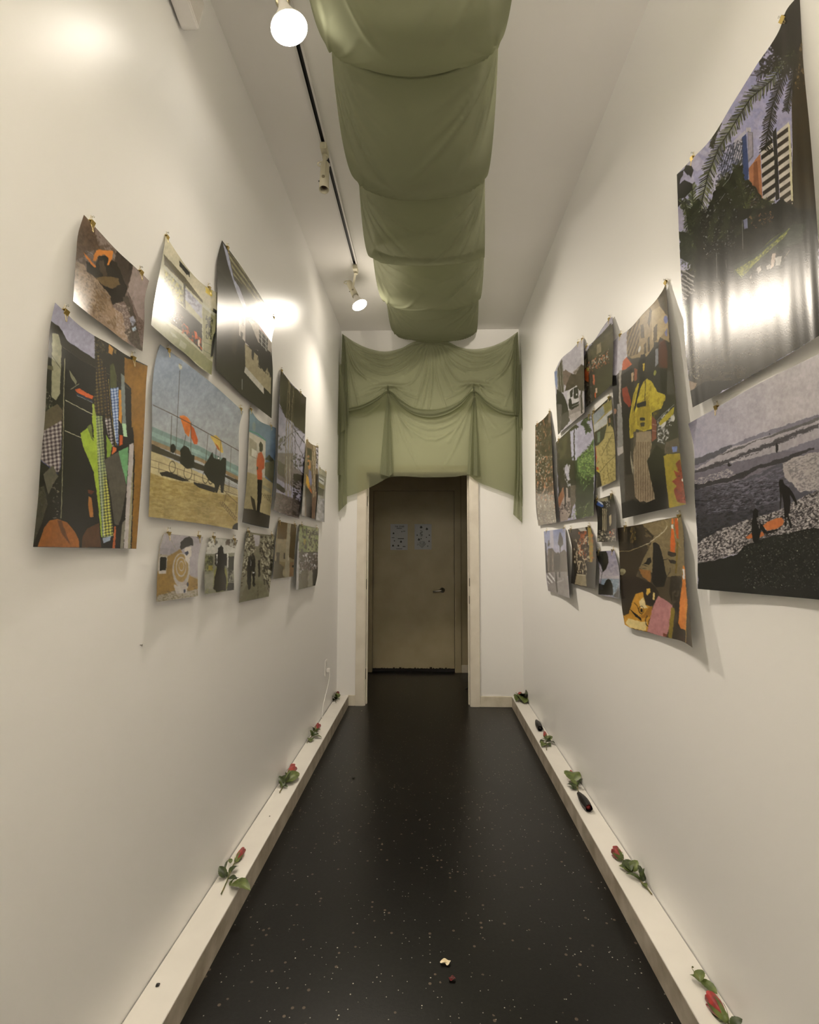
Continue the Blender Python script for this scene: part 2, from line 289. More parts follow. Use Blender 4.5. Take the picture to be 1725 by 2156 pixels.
# --- left wall
pic('excavator', 'photo print of an orange excavator on a dirt slope', -1,
    [(176.7,452),(206,484),(252,533),(284,562),(314,591)], [(314,591),(306,623),(304,678),(300,740)],
    [(154,634),(197,669),(232,694.5),(258,715),(267,721),(300,740)], [(176.7,452),(165,490),(160,544),(154,634)],
    [('f','#6e5a4b'),('z','zA'),('w',1.6,6),
     ('p','#5a4330',[760,225,1060,560,1050,640,860,540,690,640,700,430]),
     ('p','#7a6656',[860,330,1070,560,1055,670,1000,640,880,480]),
     ('n','#4a3824',.55,14,8,.8,.7,[690,230,1060,560,1200,700,1180,900,690,700]),
     ('p','#3f3226',[1060,540,1215,690,1160,880,1150,930,1090,880,1060,780,1040,650]),
     ('p','#8e7a6c',[1210,690,1355,825,1320,960,1310,1200,1260,1150,1200,1000,1155,930]),
     ('p','#8d7152',[690,640,760,680,800,740,900,830,1000,960,1020,1060,1110,1120,1140,1280,1170,1400,1100,1350,850,1165,665,1010,680,800]),
     ('n','#5c4a33',.6,7,5,.9,.8,[690,640,800,740,1000,960,900,1180,670,1000]),
     ('n','#6d5230',.5,25,7,.95,.7,[800,830,1000,960,1060,1200,1040,1270,850,1100]),
     ('n','#a58c72',.58,9,7,.5,.6,[690,700,820,800,900,1000,1050,1270,870,1170,670,1010]),
     ('p','#2b2216',[780,640,860,690,900,600,960,600,1060,660,1110,780,1160,900,1120,1010,1020,1040,1000,960,870,800,790,740]),
     ('p','#6a522e',[870,800,960,780,1080,800,1090,860,1020,900,930,860]),
     ('p','#4a3a28',[900,640,940,640,975,770,940,785,905,720]),
     ('p','#c4691c',[760,565,875,695,860,708,765,600]),
     ('p','#c8701f',[850,640,860,570,900,540,1025,555,1025,610,990,680,970,680,985,620,950,590,900,595,870,640]),
     ('l','#6e6a64',3,[775,555,835,605]),('l','#8f8a84',3,[790,550,850,590]),
     ('p','#4b4030',[1110,970,1160,960,1230,1160,1290,1460,1200,1400,1130,1290,1180,1250,1190,1150]),
     ('n','#b09a86',.55,5,5,.4,.7,[1040,1020,1180,1060,1190,1300,1130,1370,1060,1290]),
     ('p','#8b8a90',[1175,1165,1210,1145,1235,1200,1200,1245]),('p','#9fb0b8',[1195,1250,1235,1240,1235,1275,1205,1290]),
     ('l','#2a2118',2,[1165,930,1220,1130,1240,1170]),
     ('n','#2f2418',.6,4,6,.4,.7,[1180,1200,1300,1180,1290,1460,1190,1390])], clips=(.13,.88))
pic('market', 'large photo print of rolled checked cloths on a dark market stall', -1,
    [(116,637),(137,657),(167,685),(199,707),(232,725),(267,748),(311,770)], [(311,770),(308,806),(306,850),(299,989),(287,1155.6)],
    [(69.6,1151.5),(150,1153),(220,1154),(287,1155.6)], [(116,637),(108,674),(100,771),(93,899),(87,954),(80,1052),(69.6,1151.5)],
    [('f','#141309'),('z','zA'),('w',.7,6),
     ('p','#8f8a96',[480,1000,620,1100,860,1300,860,1535,610,1370,560,1270,460,1185]),
     ('p','#24200f',[455,1185,540,1240,600,1370,860,1535,860,1300,1150,1490,1130,1520,1130,1740,1180,1810,600,1440,560,1400,540,1300,470,1290]),
     ('p','#8a8560',[475,1300,530,1310,560,1420,545,1850,510,1910,465,1880]),
     ('p','#585233',[430,1590,480,1600,480,1640,430,1625]),
     ('l','#8c845e',9,[590,1530,580,1800,575,2156]),('l','#3c3722',3,[470,1500,550,1620]),
     ('p','#b0782a',[990,1400,1030,1440,1020,1500,985,1480]),('p','#6a5a34',[1035,1440,1060,1455,1055,1490,1035,1480]),
     ('l','#5a4f36',3,[560,1420,750,1550,1000,1680,1180,1810]),
     ('p','#855813',[1130,1520,1215,1550,1345,1600,1310,2156,1195,2156,1190,1800,1130,1740]),
     ('p','#7d7a55',[630,1630,700,1740,690,1770,640,1700]),('l','#8c8763',7,[640,1810,720,1760]),
     ('p','#cc4f17',[680,1810,720,1800,780,1840,850,1870,840,1900,780,1880,700,1840]),
     ('l','#3e4a80',5,[690,1850,780,1890,840,1920]),('l','#98a0a8',3,[700,1865,840,1930]),
     ('l','#a39c76',8,[595,1910,720,1975,840,2035]),
     ('n','#584c30',.6,6,6,.2,.8,[850,1250,980,1380,980,1500,860,1480]),
     ('n','#8c8468',.62,5,9,.2,.9,[410,1780,470,1900,500,2156,400,2156]),
     ('z','zB'),
     ('n','#55613a',.62,5,12,0,.8,[405,0,480,0,450,300,395,250]),
     ('p','#54482f',[400,80,520,0,570,60,555,300,545,520,370,510]),
     ('chk','#a6988a','#3a2c30',12,[390,250,560,150,555,560,530,630,370,520]),
     ('l','#25306a',6,[370,515,530,640]),('l','#3d4468',4,[555,300,545,600]),
     ('l','#8d8660',7,[578,0,575,300,565,700,555,1040]),('l','#a39c76',8,[590,245,740,310]),
     ('p','#514c38',[390,640,480,560,530,660,480,740,440,830]),
     ('p','#3c3824',[350,760,420,740,440,900,390,1060,310,1260]),
     ('l','#0c0f0c',12,[370,560,420,800,470,1050]),('n','#6e6350',.62,7,7,0,.8,[470,720,540,720,530,1040,480,1040]),
     ('p','#8c4a10',[450,1060,520,1045,610,1075,680,1160,720,1250,720,1305,340,1300,400,1130]),
     ('p','#5e3510',[520,1060,560,1060,600,1180,640,1280,560,1180]),
     ('p','#4a2c14',[790,1130,900,1080,920,1305,740,1305,750,1200]),
     ('p','#a2601c',[805,840,830,850,850,1030,815,1030,800,930]),('p','#5a2812',[795,780,860,795,830,830,800,810]),
     ('p','#8a9a2a',[840,0,870,0,880,200,840,180]),
     ('p','#93ac1e',[730,265,800,215,860,330,900,500,930,760,960,1210,920,1210,880,820,850,620,760,400,740,330]),
     ('p','#94ad20',[835,110,870,110,900,500,870,470]),('p','#5f6a22',[790,210,830,180,850,350,830,310]),
     ('chk2','#9aa35c','#4e5a40',9,[870,105,930,115,950,500,985,800,1030,1200,930,1215,890,600]),
     ('chk2','#c9c33e','#3b4026',9,[945,600,985,760,1030,1195,940,1205]),
     ('l','#b8bdb0',3,[900,400,915,750,945,1200]),
     ('p','#7e8a94',[930,1220,1010,1200,1000,1240,940,1270]),
     ('chk2','#5b4a24','#241a0c',10,[855,1,880,-440+0,905,-440,930,-380,945,100,870,100]),
     ('chk2','#54401f','#1c140a',10,[925,-350,960,-330,990,0,1000,130,955,130]),
     ('chk2','#a89c90','#231c1a',10,[950,130,1000,130,1030,300,1040,400,1000,380,975,250]),
     ('p','#46491f',[1000,-350,1030,-370,1060,-250,1060,-100,1000,-120]),
     ('chk2','#a9b6c2','#38507e',9,[1000,-140,1025,-140,1075,-150,1075,390,1045,330,1020,60]),
     ('l','#c0a23a',4,[985,-220,1010,60,1030,200,1055,380]),
     ('p','#c87e18',[1080,-130,1110,-120,1105,190,1078,150]),('p','#9cc08a',[1110,180,1145,180,1155,300,1120,295]),
     ('p','#c24a0e',[1085,280,1115,290,1115,370,1085,385]),('p','#6d7468',[1100,-280,1130,-250,1145,180,1110,180,1100,-100]),
     ('p','#77951f',[965,280,1020,380,1000,480,970,490]),
     ('p','#4b4636',[945,510,1075,435,1120,600,1150,760,1110,1000,1080,1100,1040,1100,1000,800]),
     ('p','#5c9858',[1075,430,1165,390,1165,500,1150,740,1120,620]),
     ('p','#a5998c',[1175,370,1215,355,1215,450,1180,1000,1160,1315,1125,1315,1150,800]),
     ('p','#8a8158',[1195,700,1212,500,1200,1000,1185,1315,1160,1315]),
     ('p','#c4551a',[1025,390,1060,400,1055,430,1015,465]),
     ('p','#b4511c',[1040,1110,1055,1120,1045,1315,1020,1315]),
     ('p','#6c6650',[1110,1080,1140,1050,1120,1315,1090,1315]),
     ('p','#855813',[1195,-40,1325,-40,1290,600,1240,1320,1195,1320,1225,500])], curl=(.032,.006), clips=(.13,.86))
pic('facade crowd', 'photo print of a pale building front with a seated crowd and yellow tag', -1,
    [(349,496),(373,533),(397,567),(427,598),(462,619)], [(462,619),(458,652),(448.5,754),(445.6,789.7)],
    [(318,684),(356,718),(392.5,747),(422,774),(445.6,789.7)], [(349,496),(344,530),(331.6,596),(323,645),(318,684)],
    [('f','#a8a078'),('z','z3'),('w',.6,5),
     ('p','#b5a982',[180,150,670,690,640,860,520,740,185,345]),
     ('p','#4e4322',[185,350,360,540,520,750,520,770,350,600,190,440]),
     ('p','#a8a488',[190,450,360,640,520,800,520,830,360,665,190,470]),
     ('p','#8f8c5e',[190,480,350,640,360,810,190,640]),
     ('n','#c8b23a',.6,7,9,0,.9,[190,480,350,640,340,780,190,620]),('n','#4c4a2c',.6,6,8,.3,.9,[190,480,350,640,360,810,190,640]),
     ('p','#35322a',[355,600,372,620,372,820,355,800]),
     ('p','#9c9aa0',[370,640,515,790,515,910,370,740]),('n','#6e6c70',.6,12,8,.7,.8,[370,640,515,790,515,910,370,740]),
     ('p','#2c2a26',[190,650,360,815,515,960,515,1190,350,1020,190,900]),
     ('l','#8e8b76',3,[190,655,360,815]),('l','#6b6860',3,[370,815,515,960]),
     ('n','#8a6c50',.62,5,9,0,.9,[215,760,360,900,350,1020,215,900]),
     ('n','#cfd4dc',.66,5,10,0,.9,[215,780,320,900,310,960,215,880]),
     ('n','#c4501c',.55,6,9,0,.9,[340,930,515,1090,515,1180,340,1030]),
     ('p','#d0541c',[445,1010,470,1020,480,1080,455,1080]),('p','#c8b090',[480,1090,495,1090,495,1150,480,1140]),
     ('p','#8c8757',[520,790,650,860,620,1250,530,1240]),
     ('p','#a9a585',[515,770,630,865,625,890,515,800]),
     ('n','#26281a',.45,6,10,.3,.95,[545,880,610,900,600,1090,550,1080]),('l','#3a3a28',5,[575,1000,570,1080]),
     ('p','#8c8860',[530,1075,600,1110,590,1265,525,1215]),('l','#4d4b32',2,[530,1110,600,1140]),('l','#4d4b32',2,[530,1180,590,1215]),
     ('p','#1c1b14',[610,1060,640,1000,610,1230,590,1240,598,1120]),('p','#1c1b14',[612,820,650,840,645,870,610,850]),
     ('p','#7c7a4a',[75,960,100,850,190,930,350,1060,520,1210,610,1290,598,1400,380,1220,230,1100]),
     ('p','#9a9a72',[240,1020,280,1040,310,1080,260,1060]),('p','#95946c',[330,1090,385,1130,370,1175,315,1140]),
     ('p','#20201a',[320,405,410,510,408,550,395,525,385,530,320,450]),
     ('p','#d8b62c',[545,630,600,665,600,718,548,680])], curl=(.04,.006), clips=(.03,.86))
pic('night street', 'tall glossy photo print of a shaded street under a striped awning', -1,
    [(467.5,505.5),(512,567),(543.5,615.6),(582,678)], [(582,678),(576,696),(574.7,791),(572,881)],
    [(455,779),(480,803),(509,832),(543.5,859),(572,881)], [(467.5,505.5),(459.5,535),(458,620),(455,779)],
    [('f','#1e1a12'),('z','z3'),
     ('p','#9b9aa6',[695,250,740,330,790,560,840,640,900,800,1000,900,1135,1040,1120,1130,1000,960,880,830,830,720,790,600,740,440]),
     ('p','#8b8052',[740,320,870,480,1158,938,1130,1020,900,650,790,540]),
     ('stripe','#8b8052','#55492a',7,.95,[745,320,870,480,1158,938,1130,1020,900,650,790,530]),
     ('p','#3e341a',[790,535,900,650,890,670,800,580]),
     ('p','#2a241a',[655,350,690,240,740,440,800,640,840,740,835,1060,810,1230,640,1150]),
     ('p','#473b24',[780,740,835,760,835,1060,800,1230,780,1180]),
     ('p','#b7a890',[835,860,1000,950,1125,1100,1110,1250,990,1180,890,1130,835,1050]),
     ('p','#302a1c',[860,900,880,910,875,970,860,960]),('p','#302a1c',[850,1020,870,1030,865,1080,850,1070]),
     ('p','#362d24',[890,880,940,960,1000,1110,1110,1200,1115,1300,1090,1340,1060,1260,1000,1180,940,1160,890,1110]),
     ('p','#c8a090',[1015,970,1085,1040,1085,1070,1015,1005]),
     ('grid','#a9a491','#2b271c',9,[1010,1000,1085,1075,1080,1200,1010,1120]),
     ('p','#272117',[835,1050,890,1110,870,1300,810,1240]),
     ('p','#a09066',[885,1120,1000,1230,1115,1330,1110,1560,1050,1500,890,1320]),
     ('p','#2b271f',[1000,1180,1115,1260,1115,1420,1080,1330,1060,1370,1010,1310,1000,1240]),
     ('p','#2b271f',[945,1150,970,1160,960,1270,945,1250]),('n','#25211a',.55,3,14,0,.9,[990,1240,1110,1310,1110,1420,1000,1320]),
     ('p','#b7ad94',[890,1320,1050,1500,1050,1560,880,1370]),
     ('p','#2c271e',[640,1150,810,1240,880,1380,1050,1560,1115,1600,1118,1770,860,1570,638,1350]),
     ('l','#c8c6b8',4,[863,1430,862,1520])], curl=(.012,.02), clips=(.1,.95))
pic('beach umbrellas', 'large photo print of beach carts with orange and yellow umbrellas behind a fence', -1,
    [(337,725),(380,756),(440,802),(512.4,866.5)], [(512.4,866.5),(506,887.5),(503,959),(501,1116)],
    [(313,1088),(360,1094),(440,1105),(501,1116)], [(337,725),(330,748),(322,800),(320,899),(313,1088)],
    [('z','z6'),('g','#7f8a94','#9a9a92',(500,300),(500,1200)),
     ('p','#6c8474',[90,990,300,1080,600,1200,1020,1420,1010,1530,600,1330,300,1240,90,1130]),
     ('p','#7d9a8b',[90,1040,300,1130,600,1250,1010,1470,1010,1500,600,1290,300,1180,90,1090]),
     ('p','#8a6d42',[90,1130,300,1215,600,1320,1010,1520,1010,1560,600,1360,300,1260,90,1180]),
     ('p','#b3a06a',[85,1240,600,1480,1010,1660,1010,1900,60,1600]),
     ('p','#9a8140',[80,1480,300,1560,600,1600,800,1700,1010,1740,1008,2085,700,2030,300,1975,60,1945]),
     ('n','#7d6528',.56,28,8,.15,.5,[80,1480,600,1600,1010,1740,1008,2085,60,1945]),
     ('n','#b8a052',.6,30,10,.1,.5,[80,1500,600,1600,1010,1740,1008,2085,60,1945]),
     ('hatch','#8a8f8c',5,.5,[105,780,310,880,300,1330,85,1240]),
     ('hatch','#8f938e',5,.3,[310,880,640,1020,660,1400,300,1330]),
     ('p','#3a3222',[95,1175,330,1285,560,1370,1010,1560,1005,1600,880,1530,560,1440,330,1340,95,1255]),
     ('l','#4a3b28',4,[90,1340,550,1500,700,1560,1005,1650]),('l','#4a3b28',4,[90,1415,300,1480,550,1565,1005,1720]),
     ('l','#473824',3,[172,1380,172,1480]),('l','#473824',3,[370,1440,368,1530]),('l','#473824',3,[548,1490,545,1590]),('l','#473824',3,[915,1560,912,1690]),
     ('p','#1f1a10',[180,1480,260,1465,420,1530,500,1570,420,1570,200,1510]),('p','#1f1a10',[540,1580,640,1600,780,1650,760,1690,600,1640,545,1600]),
     ('p','#c96018',[390,880,440,875,490,910,510,950,510,1010,490,1105,450,1060,425,980,405,920]),
     ('p','#bb4a14',[505,970,545,1010,585,1130,580,1180,545,1180,510,1100]),('l','#e08a3c',4,[400,885,470,890,505,950]),
     ('p','#c9a23c',[715,1095,780,1085,830,1140,855,1270,835,1270,800,1240,760,1170]),('p','#a0521c',[765,1165,800,1200,820,1250,790,1230]),
     ('l','#4c3d2a',8,[112,765,330,870,520,970,720,1080,1018,1250]),('l','#3e3222',6,[310,880,295,1280]),('l','#3e3222',5,[395,400,370,890,350,1300]),
     ('l','#4a3a26',6,[515,950,510,1290]),('l','#3e3222',5,[693,1075,665,1400]),('l','#4a3a26',5,[828,1135,815,1450]),('l','#4a4232',3,[938,1210,925,1470]),
     ('e','#b8b08e',400,360,17,32,-.3),('l','#3a3020',3,[385,330,415,350]),
     ('e','#16150c',322,1225,28,48,0),('p','#16150c',[400,1240,440,1190,490,1220,520,1290,550,1300,545,1430,470,1440,400,1380]),
     ('p','#16150c',[705,1320,740,1260,750,1320,790,1340,800,1300,820,1360,850,1320,885,1330,880,1470,855,1695,830,1690,820,1600,790,1690,770,1690,760,1600,700,1560,650,1480,650,1410]),
     ('r','#241f14',3,315,1420,33,60),('r','#1c180f',4,480,1480,42,72),('r','#241f14',3,665,1530,30,62),('r','#1c180f',3,720,1540,26,60),
     ('l','#1a170d',3,[460,1080,430,1230]),('l','#1a170d',2,[780,1220,770,1380]),('e','#dcd8cc',803,1328,9,10,0),
     ('hatch','#5a4c34',6,.8,[860,1560,1005,1620,1005,1720,860,1680]),
     ('l','#4c3a22',4,[865,1675,1000,1800]),('l','#4c3a22',3,[1000,1800,985,1920]),('l','#4c3a22',2,[885,1700,865,1790]),
     ('l','#5a4422',3,[810,1790,980,1985]),('l','#5a4422',3,[850,1790,1000,1960]),('stripe2','#5a4422',7,[815,1785,850,1785,1005,1965,985,1990]),
     ('e','#1b1a14',1010,2080,62,70,0)], curl=(.012,.014), clips=(.1,.97))
pic('orange shirt', 'photo print of a person in an orange shirt beside a white hut', -1,
    [(526.4,860),(543.5,884),(581,901)], [(581,901),(579,986),(566,1112.5)], [(510,1099.6),(538.6,1107),(566,1112.5)],
    [(526.4,860),(524,923),(519,1020),(510,1099.6)],
    [('z','z4'),('g','#6f8a90','#4f6478',(950,100),(1130,430)),
     ('p','#b5aa90',[920,240,1065,320,1060,640,1000,640,905,590]),('l','#37875c',8,[920,232,1000,262,1065,318]),
     ('e','#7f8f84',965,195,15,40,0),('p','#948a6e',[925,290,990,340,990,480,925,450]),('p','#c9bfa6',[945,385,990,410,985,470,945,450]),
     ('p','#3a3a24',[1060,480,1095,440,1140,490,1135,510]),('p','#5a5638',[1060,510,1145,490,1130,690,1060,620]),
     ('p','#a4925e',[905,590,1060,640,1130,690,1105,980,870,900]),('p','#8b8460',[1040,700,1110,740,1115,780,1040,730]),
     ('stripe2','#5a5030',6,[1030,775,1115,790,1110,860,1060,820]),
     ('p','#332c1c',[870,905,960,915,1105,970,1092,1078,862,1025]),('p','#3a331f',[935,795,970,830,985,930,960,925,945,860]),
     ('p','#c24614',[1000,430,1030,415,1055,480,1055,560,1035,570,1035,660,995,660,988,560,988,490]),
     ('p','#241c12',[1010,345,1022,325,1040,350,1040,400,1030,420,1012,410]),('p','#4a2c18',[988,540,1000,545,1000,570,990,570]),
     ('p','#12110d',[995,655,1037,660,1030,800,1010,980,985,975,995,820])], clips=(.05,.85))
pic('girders', 'tall photo print of bare rusty poles and tangled wires', -1,
    [(591,777.5),(616.5,810),(645,837)], [(645,837),(644.4,850),(642.6,915),(640.7,980),(630,1092)],
    [(575.8,1075.4),(602.7,1084.7),(630,1092)], [(591,777.5),(588,850),(584,970.6),(580.4,1045),(575.8,1075.4)],
    [('f','#8f8894'),('z','z3'),('w',1.2,5),('p','#2d2417',[1190,1340,1290,1480,1418,1590,1412,1850,1300,1800,1240,1760,1185,1640]),
     ('p','#3a2c28',[1370,1590,1418,1600,1412,1850,1380,1850]),
     ('z','z5'),('p','#2b2218',[300,0,455,0,445,340,320,250,310,100]),('p','#2d2418',[190,0,250,0,235,120,200,90]),
     ('p','#6e625c',[130,560,440,560,430,900,410,1000,130,850]),('p','#9a929c',[300,280,445,350,430,800,310,700]),
     ('n','#2e2820',.56,6,12,.5,.85,[140,350,230,370,210,540,140,520]),('n','#2e2820',.55,8,8,.5,.85,[310,540,440,600,430,740,310,700]),
     ('p','#2e261e',[310,790,425,810,415,890,310,860]),('p','#4c4238',[130,640,215,690,210,850,130,780]),('p','#2c241c',[120,900,215,960,210,1020,120,960]),
     ('p','#5a4c40',[110,1000,220,1040,380,1100,400,1150,378,1305,230,1265,85,1215]),
     ('n','#7d6d5c',.55,9,7,.4,.7,[110,1000,220,1040,300,1080,280,1270,85,1215]),('n','#1f1811',.5,14,5,.5,.9,[300,850,420,890,400,1150,378,1305,300,1250,310,1000]),
     ('l','#1e1a16',3,[150,20,240,170,440,450]),('l','#1e1a16',3,[290,260,440,440]),('l','#1e1a16',3,[140,490,300,330,440,260]),('l','#1e1a16',4,[330,280,335,740]),
     ('l','#1e1a16',3,[380,500,420,400,445,350]),('l','#1e1a16',3,[300,330,430,620]),('l','#1e1a16',3,[330,730,440,550]),('l','#1e1a16',3,[290,640,430,810]),('l','#1e1a16',4,[310,250,445,345]),
     ('l','#6a5c3c',8,[262,-300,230,300,215,1000]),('l','#7a6b48',8,[272,-300,258,300,245,1000]),('l','#8b7c58',6,[315,-240,280,400,262,1020]),('l','#55482c',6,[325,-250,298,400,290,1020]),
     ('l','#b3a890',3,[235,600,230,1000]),('l','#b3a890',3,[275,600,270,1000]),('e','#8a8070',235,1010,16,40,0),('e','#8a8070',275,1020,14,36,0)],
    curl=(.03,.006), clips=(.05,.8))
pic('yellow vest', 'narrow photo print of a person with a yellow bag under boards, in the middle row', -1,
    [(645,925),(656.5,935),(671,941)], [(671,941),(669.5,998),(666.7,1050),(663,1092.7)], [(635,1085),(650,1089),(663,1092.7)],
    [(645,925),(641.6,980),(635,1085)],
    [('f','#6b553a'),('z','z5'),('p','#7a6142',[458,405,530,460,520,700,450,700]),('p','#2b2214',[470,500,520,520,520,640,470,640]),
     ('p','#a8916c',[530,470,570,490,560,1300,540,1290,530,900]),('stripe','#a8916c','#6e5838',4,1.5,[530,470,570,490,560,1300,530,1290]),
     ('p','#b0a4a8',[570,500,600,500,590,740,570,740]),('n','#1c1812',.5,3,6,0,.9,[570,490,600,495,590,740,570,740]),
     ('p','#c07a3a',[475,630,500,640,510,720,490,770,475,700]),('e','#8e5c36',483,600,12,22,0),('p','#1a1612',[470,670,490,660,490,700,470,700]),
     ('p','#6f6a80',[490,740,515,770,525,900,510,940,485,860]),('p','#cf9420',[458,800,485,840,500,960,480,960,455,900]),('p','#b3541c',[480,920,520,980,520,1030,500,1000]),
     ('p','#13120f',[450,930,520,1020,520,1300,460,1280]),('p','#8f8878',[410,900,445,930,440,1290,405,1265]),('p','#1a1510',[570,800,590,800,580,1000,565,1000]),
     ('p','#6e5238',[520,1080,575,1040,555,1308,520,1300])], clips=(.12,.92))
pic('booth sign', 'narrow photo print of a grey booth with a white lettered sign, nearest the end wall', -1,
    [(672,984.5),(680,989),(688,995.6)], [(688,995.6),(684.7,1041),(683.4,1099.5)], [(665.4,1094.5),(674,1097),(683.4,1099.5)],
    [(672,984.5),(671,1017),(665.4,1094.5)],
    [('f','#86806a'),('z','z5'),('p','#8f876c',[600,720,690,785,680,830,600,790]),('l','#4a4434',3,[600,800,680,840]),('p','#bdb8aa',[592,820,662,860,656,925,592,885]),
     ('l','#2c2a24',10,[605,850,652,885]),('p','#8a7c4c',[590,880,665,930,660,970,590,930]),('p','#4d4838',[595,940,660,975,650,1050,595,1030]),
     ('p','#9a968e',[590,1040,610,1040,620,1080,665,1080,660,1345,570,1318]),('n','#6e6a62',.55,8,14,0,.8,[590,1060,665,1080,660,1345,570,1318])], clips=(.1,.9))
pic('mural', 'small photo print of a painted wall mural with a cream spiral', -1,
    [(346,1122.7),(385,1127),(427.8,1131)], [(427.8,1131),(419,1166.5),(417,1255)], [(329,1267.6),(372,1262),(417,1255)],
    [(346,1122.7),(335,1154),(331.6,1203),(329,1267.6)],
    [('f','#94876f'),('z','z4'),('w',.8,4),('p','#8f8580',[190,1120,525,1155,490,1300,485,1500,420,1490,230,1310,150,1300,150,1250]),
     ('p','#8c6a2c',[125,1470,220,1320,330,1255,400,1420,415,1490,480,1520,480,1665,120,1715]),
     ('e','#a29682',335,1440,76,150,0),('e','#927233',335,1420,62,122,0),('r','#a69a86',7,335,1410,42,80),('r','#a69a86',5,338,1405,20,40),
     ('p','#94896f',[130,1660,200,1640,330,1600,400,1620,480,1600,480,1665,120,1715]),('n','#5c4a26',.6,7,5,0,.7,[120,1640,480,1560,480,1665,120,1715]),
     ('p','#1d1b14',[325,1240,330,1200,365,1160,405,1148,438,1175,440,1230,420,1225,370,1245,335,1265]),
     ('p','#b5a792',[365,1250,420,1235,425,1310,410,1330,405,1400,370,1350]),('p','#2b3040',[365,1290,395,1270,400,1290,385,1318]),
     ('p','#a89b88',[270,1560,310,1580,400,1560,380,1640,290,1640]),('e','#2b3040',393,1562,8,18,0),('e','#2b3040',365,1620,9,16,0),
     ('p','#aea18e',[148,1325,215,1325,205,1470,140,1470]),('p','#1d1d14',[155,1328,210,1328,203,1440,148,1445]),
     ('l','#7a6e5c',2,[250,1180,290,1260]),('l','#3a2c20',3,[235,1128,250,1135]),('l','#3a2c20',4,[470,1158,485,1163]),('l','#2a241c',4,[155,1308,165,1300])], clips=(.12,.9))
pic('long hair', 'small photo print of a person with long dark hair seen from behind', -1,
    [(441.7,1131),(470,1134),(501,1137)], [(501,1137),(495,1161.6),(493,1242)], [(431,1251),(462,1247),(493,1242)],
    [(441.7,1131),(432.7,1166.5),(431,1251)],
    [('f','#7b765c'),('z','z4'),('w',.7,4),('p','#b3ad98',[575,1160,830,1180,800,1290,550,1300]),('n','#4a4436',.5,8,9,0,.9,[580,1155,660,1165,640,1240,560,1240]),('n','#5a4a3a',.5,8,9,0,.9,[720,1170,825,1180,800,1250,720,1230]),
     ('p','#12110c',[630,1290,730,1300,730,1400,630,1400]),('p','#beb8a6',[640,1300,655,1300,650,1390,640,1390]),
     ('p','#4b4b30',[545,1310,610,1320,610,1450,540,1450]),('n','#8b8a50',.55,7,10,0,.8,[545,1310,610,1320,610,1640,540,1640]),('p','#8e7f2e',[570,1400,605,1400,610,1440,570,1440]),
     ('p','#c4beaa',[735,1290,745,1290,740,1420,735,1420]),('p','#2c2c1c',[745,1320,795,1320,790,1440,745,1440]),('p','#8a866c',[540,1480,620,1460,610,1600,540,1600]),
     ('n','#24231a',.5,6,12,0,.9,[740,1400,795,1400,792,1540,740,1540]),('p','#18170f',[735,1550,792,1550,790,1612,735,1615]),
     ('p','#7d7a3c',[620,1440,650,1400,700,1400,730,1440,740,1560,725,1615,640,1630,612,1600]),
     ('p','#17150f',[655,1250,680,1225,700,1245,702,1330,715,1480,705,1560,660,1580,635,1560,640,1440]),
     ('p','#2a261a',[625,1500,640,1440,710,1450,728,1520,722,1615,640,1625,615,1600])], clips=(.15,.88))
pic('shelf aisle', 'small photo print of two people walking down an aisle of bookshelves', -1,
    [(519,1119),(548,1124),(579,1127.6)], [(579,1127.6),(574,1191),(566,1256)], [(503,1269),(535,1262),(566,1256)],
    [(519,1119),(512,1178.7),(503,1269)],
    [('f','#787052'),('z','z4'),('w',1,4),('p','#a59c94',[960,1130,1020,1140,1005,1230,975,1230]),
     ('n','#c4bc98',.52,6,8,.2,.9,[900,1105,970,1140,975,1260,930,1400,860,1500]),('n','#332c1c',.55,6,9,.9,.9,[900,1105,970,1140,975,1260,930,1400,850,1600]),
     ('n','#bdb48e',.5,7,12,-.3,.9,[1020,1140,1145,1145,1110,1600,1050,1500,1010,1240]),('n','#332c1c',.56,5,10,-.4,.9,[1020,1140,1145,1145,1110,1640,1050,1560,1010,1240]),
     ('p','#6e6848',[920,1540,1040,1530,1095,1660,835,1722,880,1600]),('l','#3a3424',3,[998,1580,998,1690]),
     ('p','#14130e',[920,1330,940,1310,955,1360,945,1480,935,1590,920,1610,905,1540,905,1400]),
     ('p','#1a1812',[955,1320,965,1300,975,1340,975,1460,970,1580,955,1580,950,1470]),('l','#d5d2c6',3,[930,1345,940,1370,935,1430]),('e','#d5d2c6',962,1460,10,7,0),
     ('p','#26221a',[1000,1360,1015,1350,1020,1480,1005,1510])], clips=(.08,.9))
pic('brown room', 'small photo print of a plain brown room corner with a chair', -1,
    [(586,1096.8),(605,1101),(625,1105)], [(625,1105),(621,1156),(618,1213.6)], [(575,1219),(596,1216.5),(618,1213.6)],
    [(586,1096.8),(582,1128),(575,1219)],
    [('f','#7b6a42'),('z','z5'),('p','#5e461c',[140,1330,250,1355,240,1540,130,1530]),('p','#8a7a54',[125,1530,240,1545,230,1800,110,1780]),
     ('p','#8f8464',[245,1355,285,1365,265,1970,215,1970,225,1700]),('p','#4d3c18',[285,1365,352,1375,330,1650,320,1770,262,1740]),
     ('p','#4a4128',[100,1780,200,1850,210,1975,80,1990]),('p','#38301c',[120,1690,155,1690,150,1830,120,1820]),('p','#15130c',[207,1690,217,1695,215,1760,203,1760]),
     ('p','#a89c7c',[250,1720,265,1720,262,1780,250,1780]),('p','#7c5c38',[272,1800,318,1800,312,1960,268,1960]),('p','#15130c',[298,1835,315,1835,315,1860,298,1860]),
     ('e','#8a7c58',205,1920,16,45,0),('e','#3c341e',172,1520,9,12,0)], clips=(.08,.9))
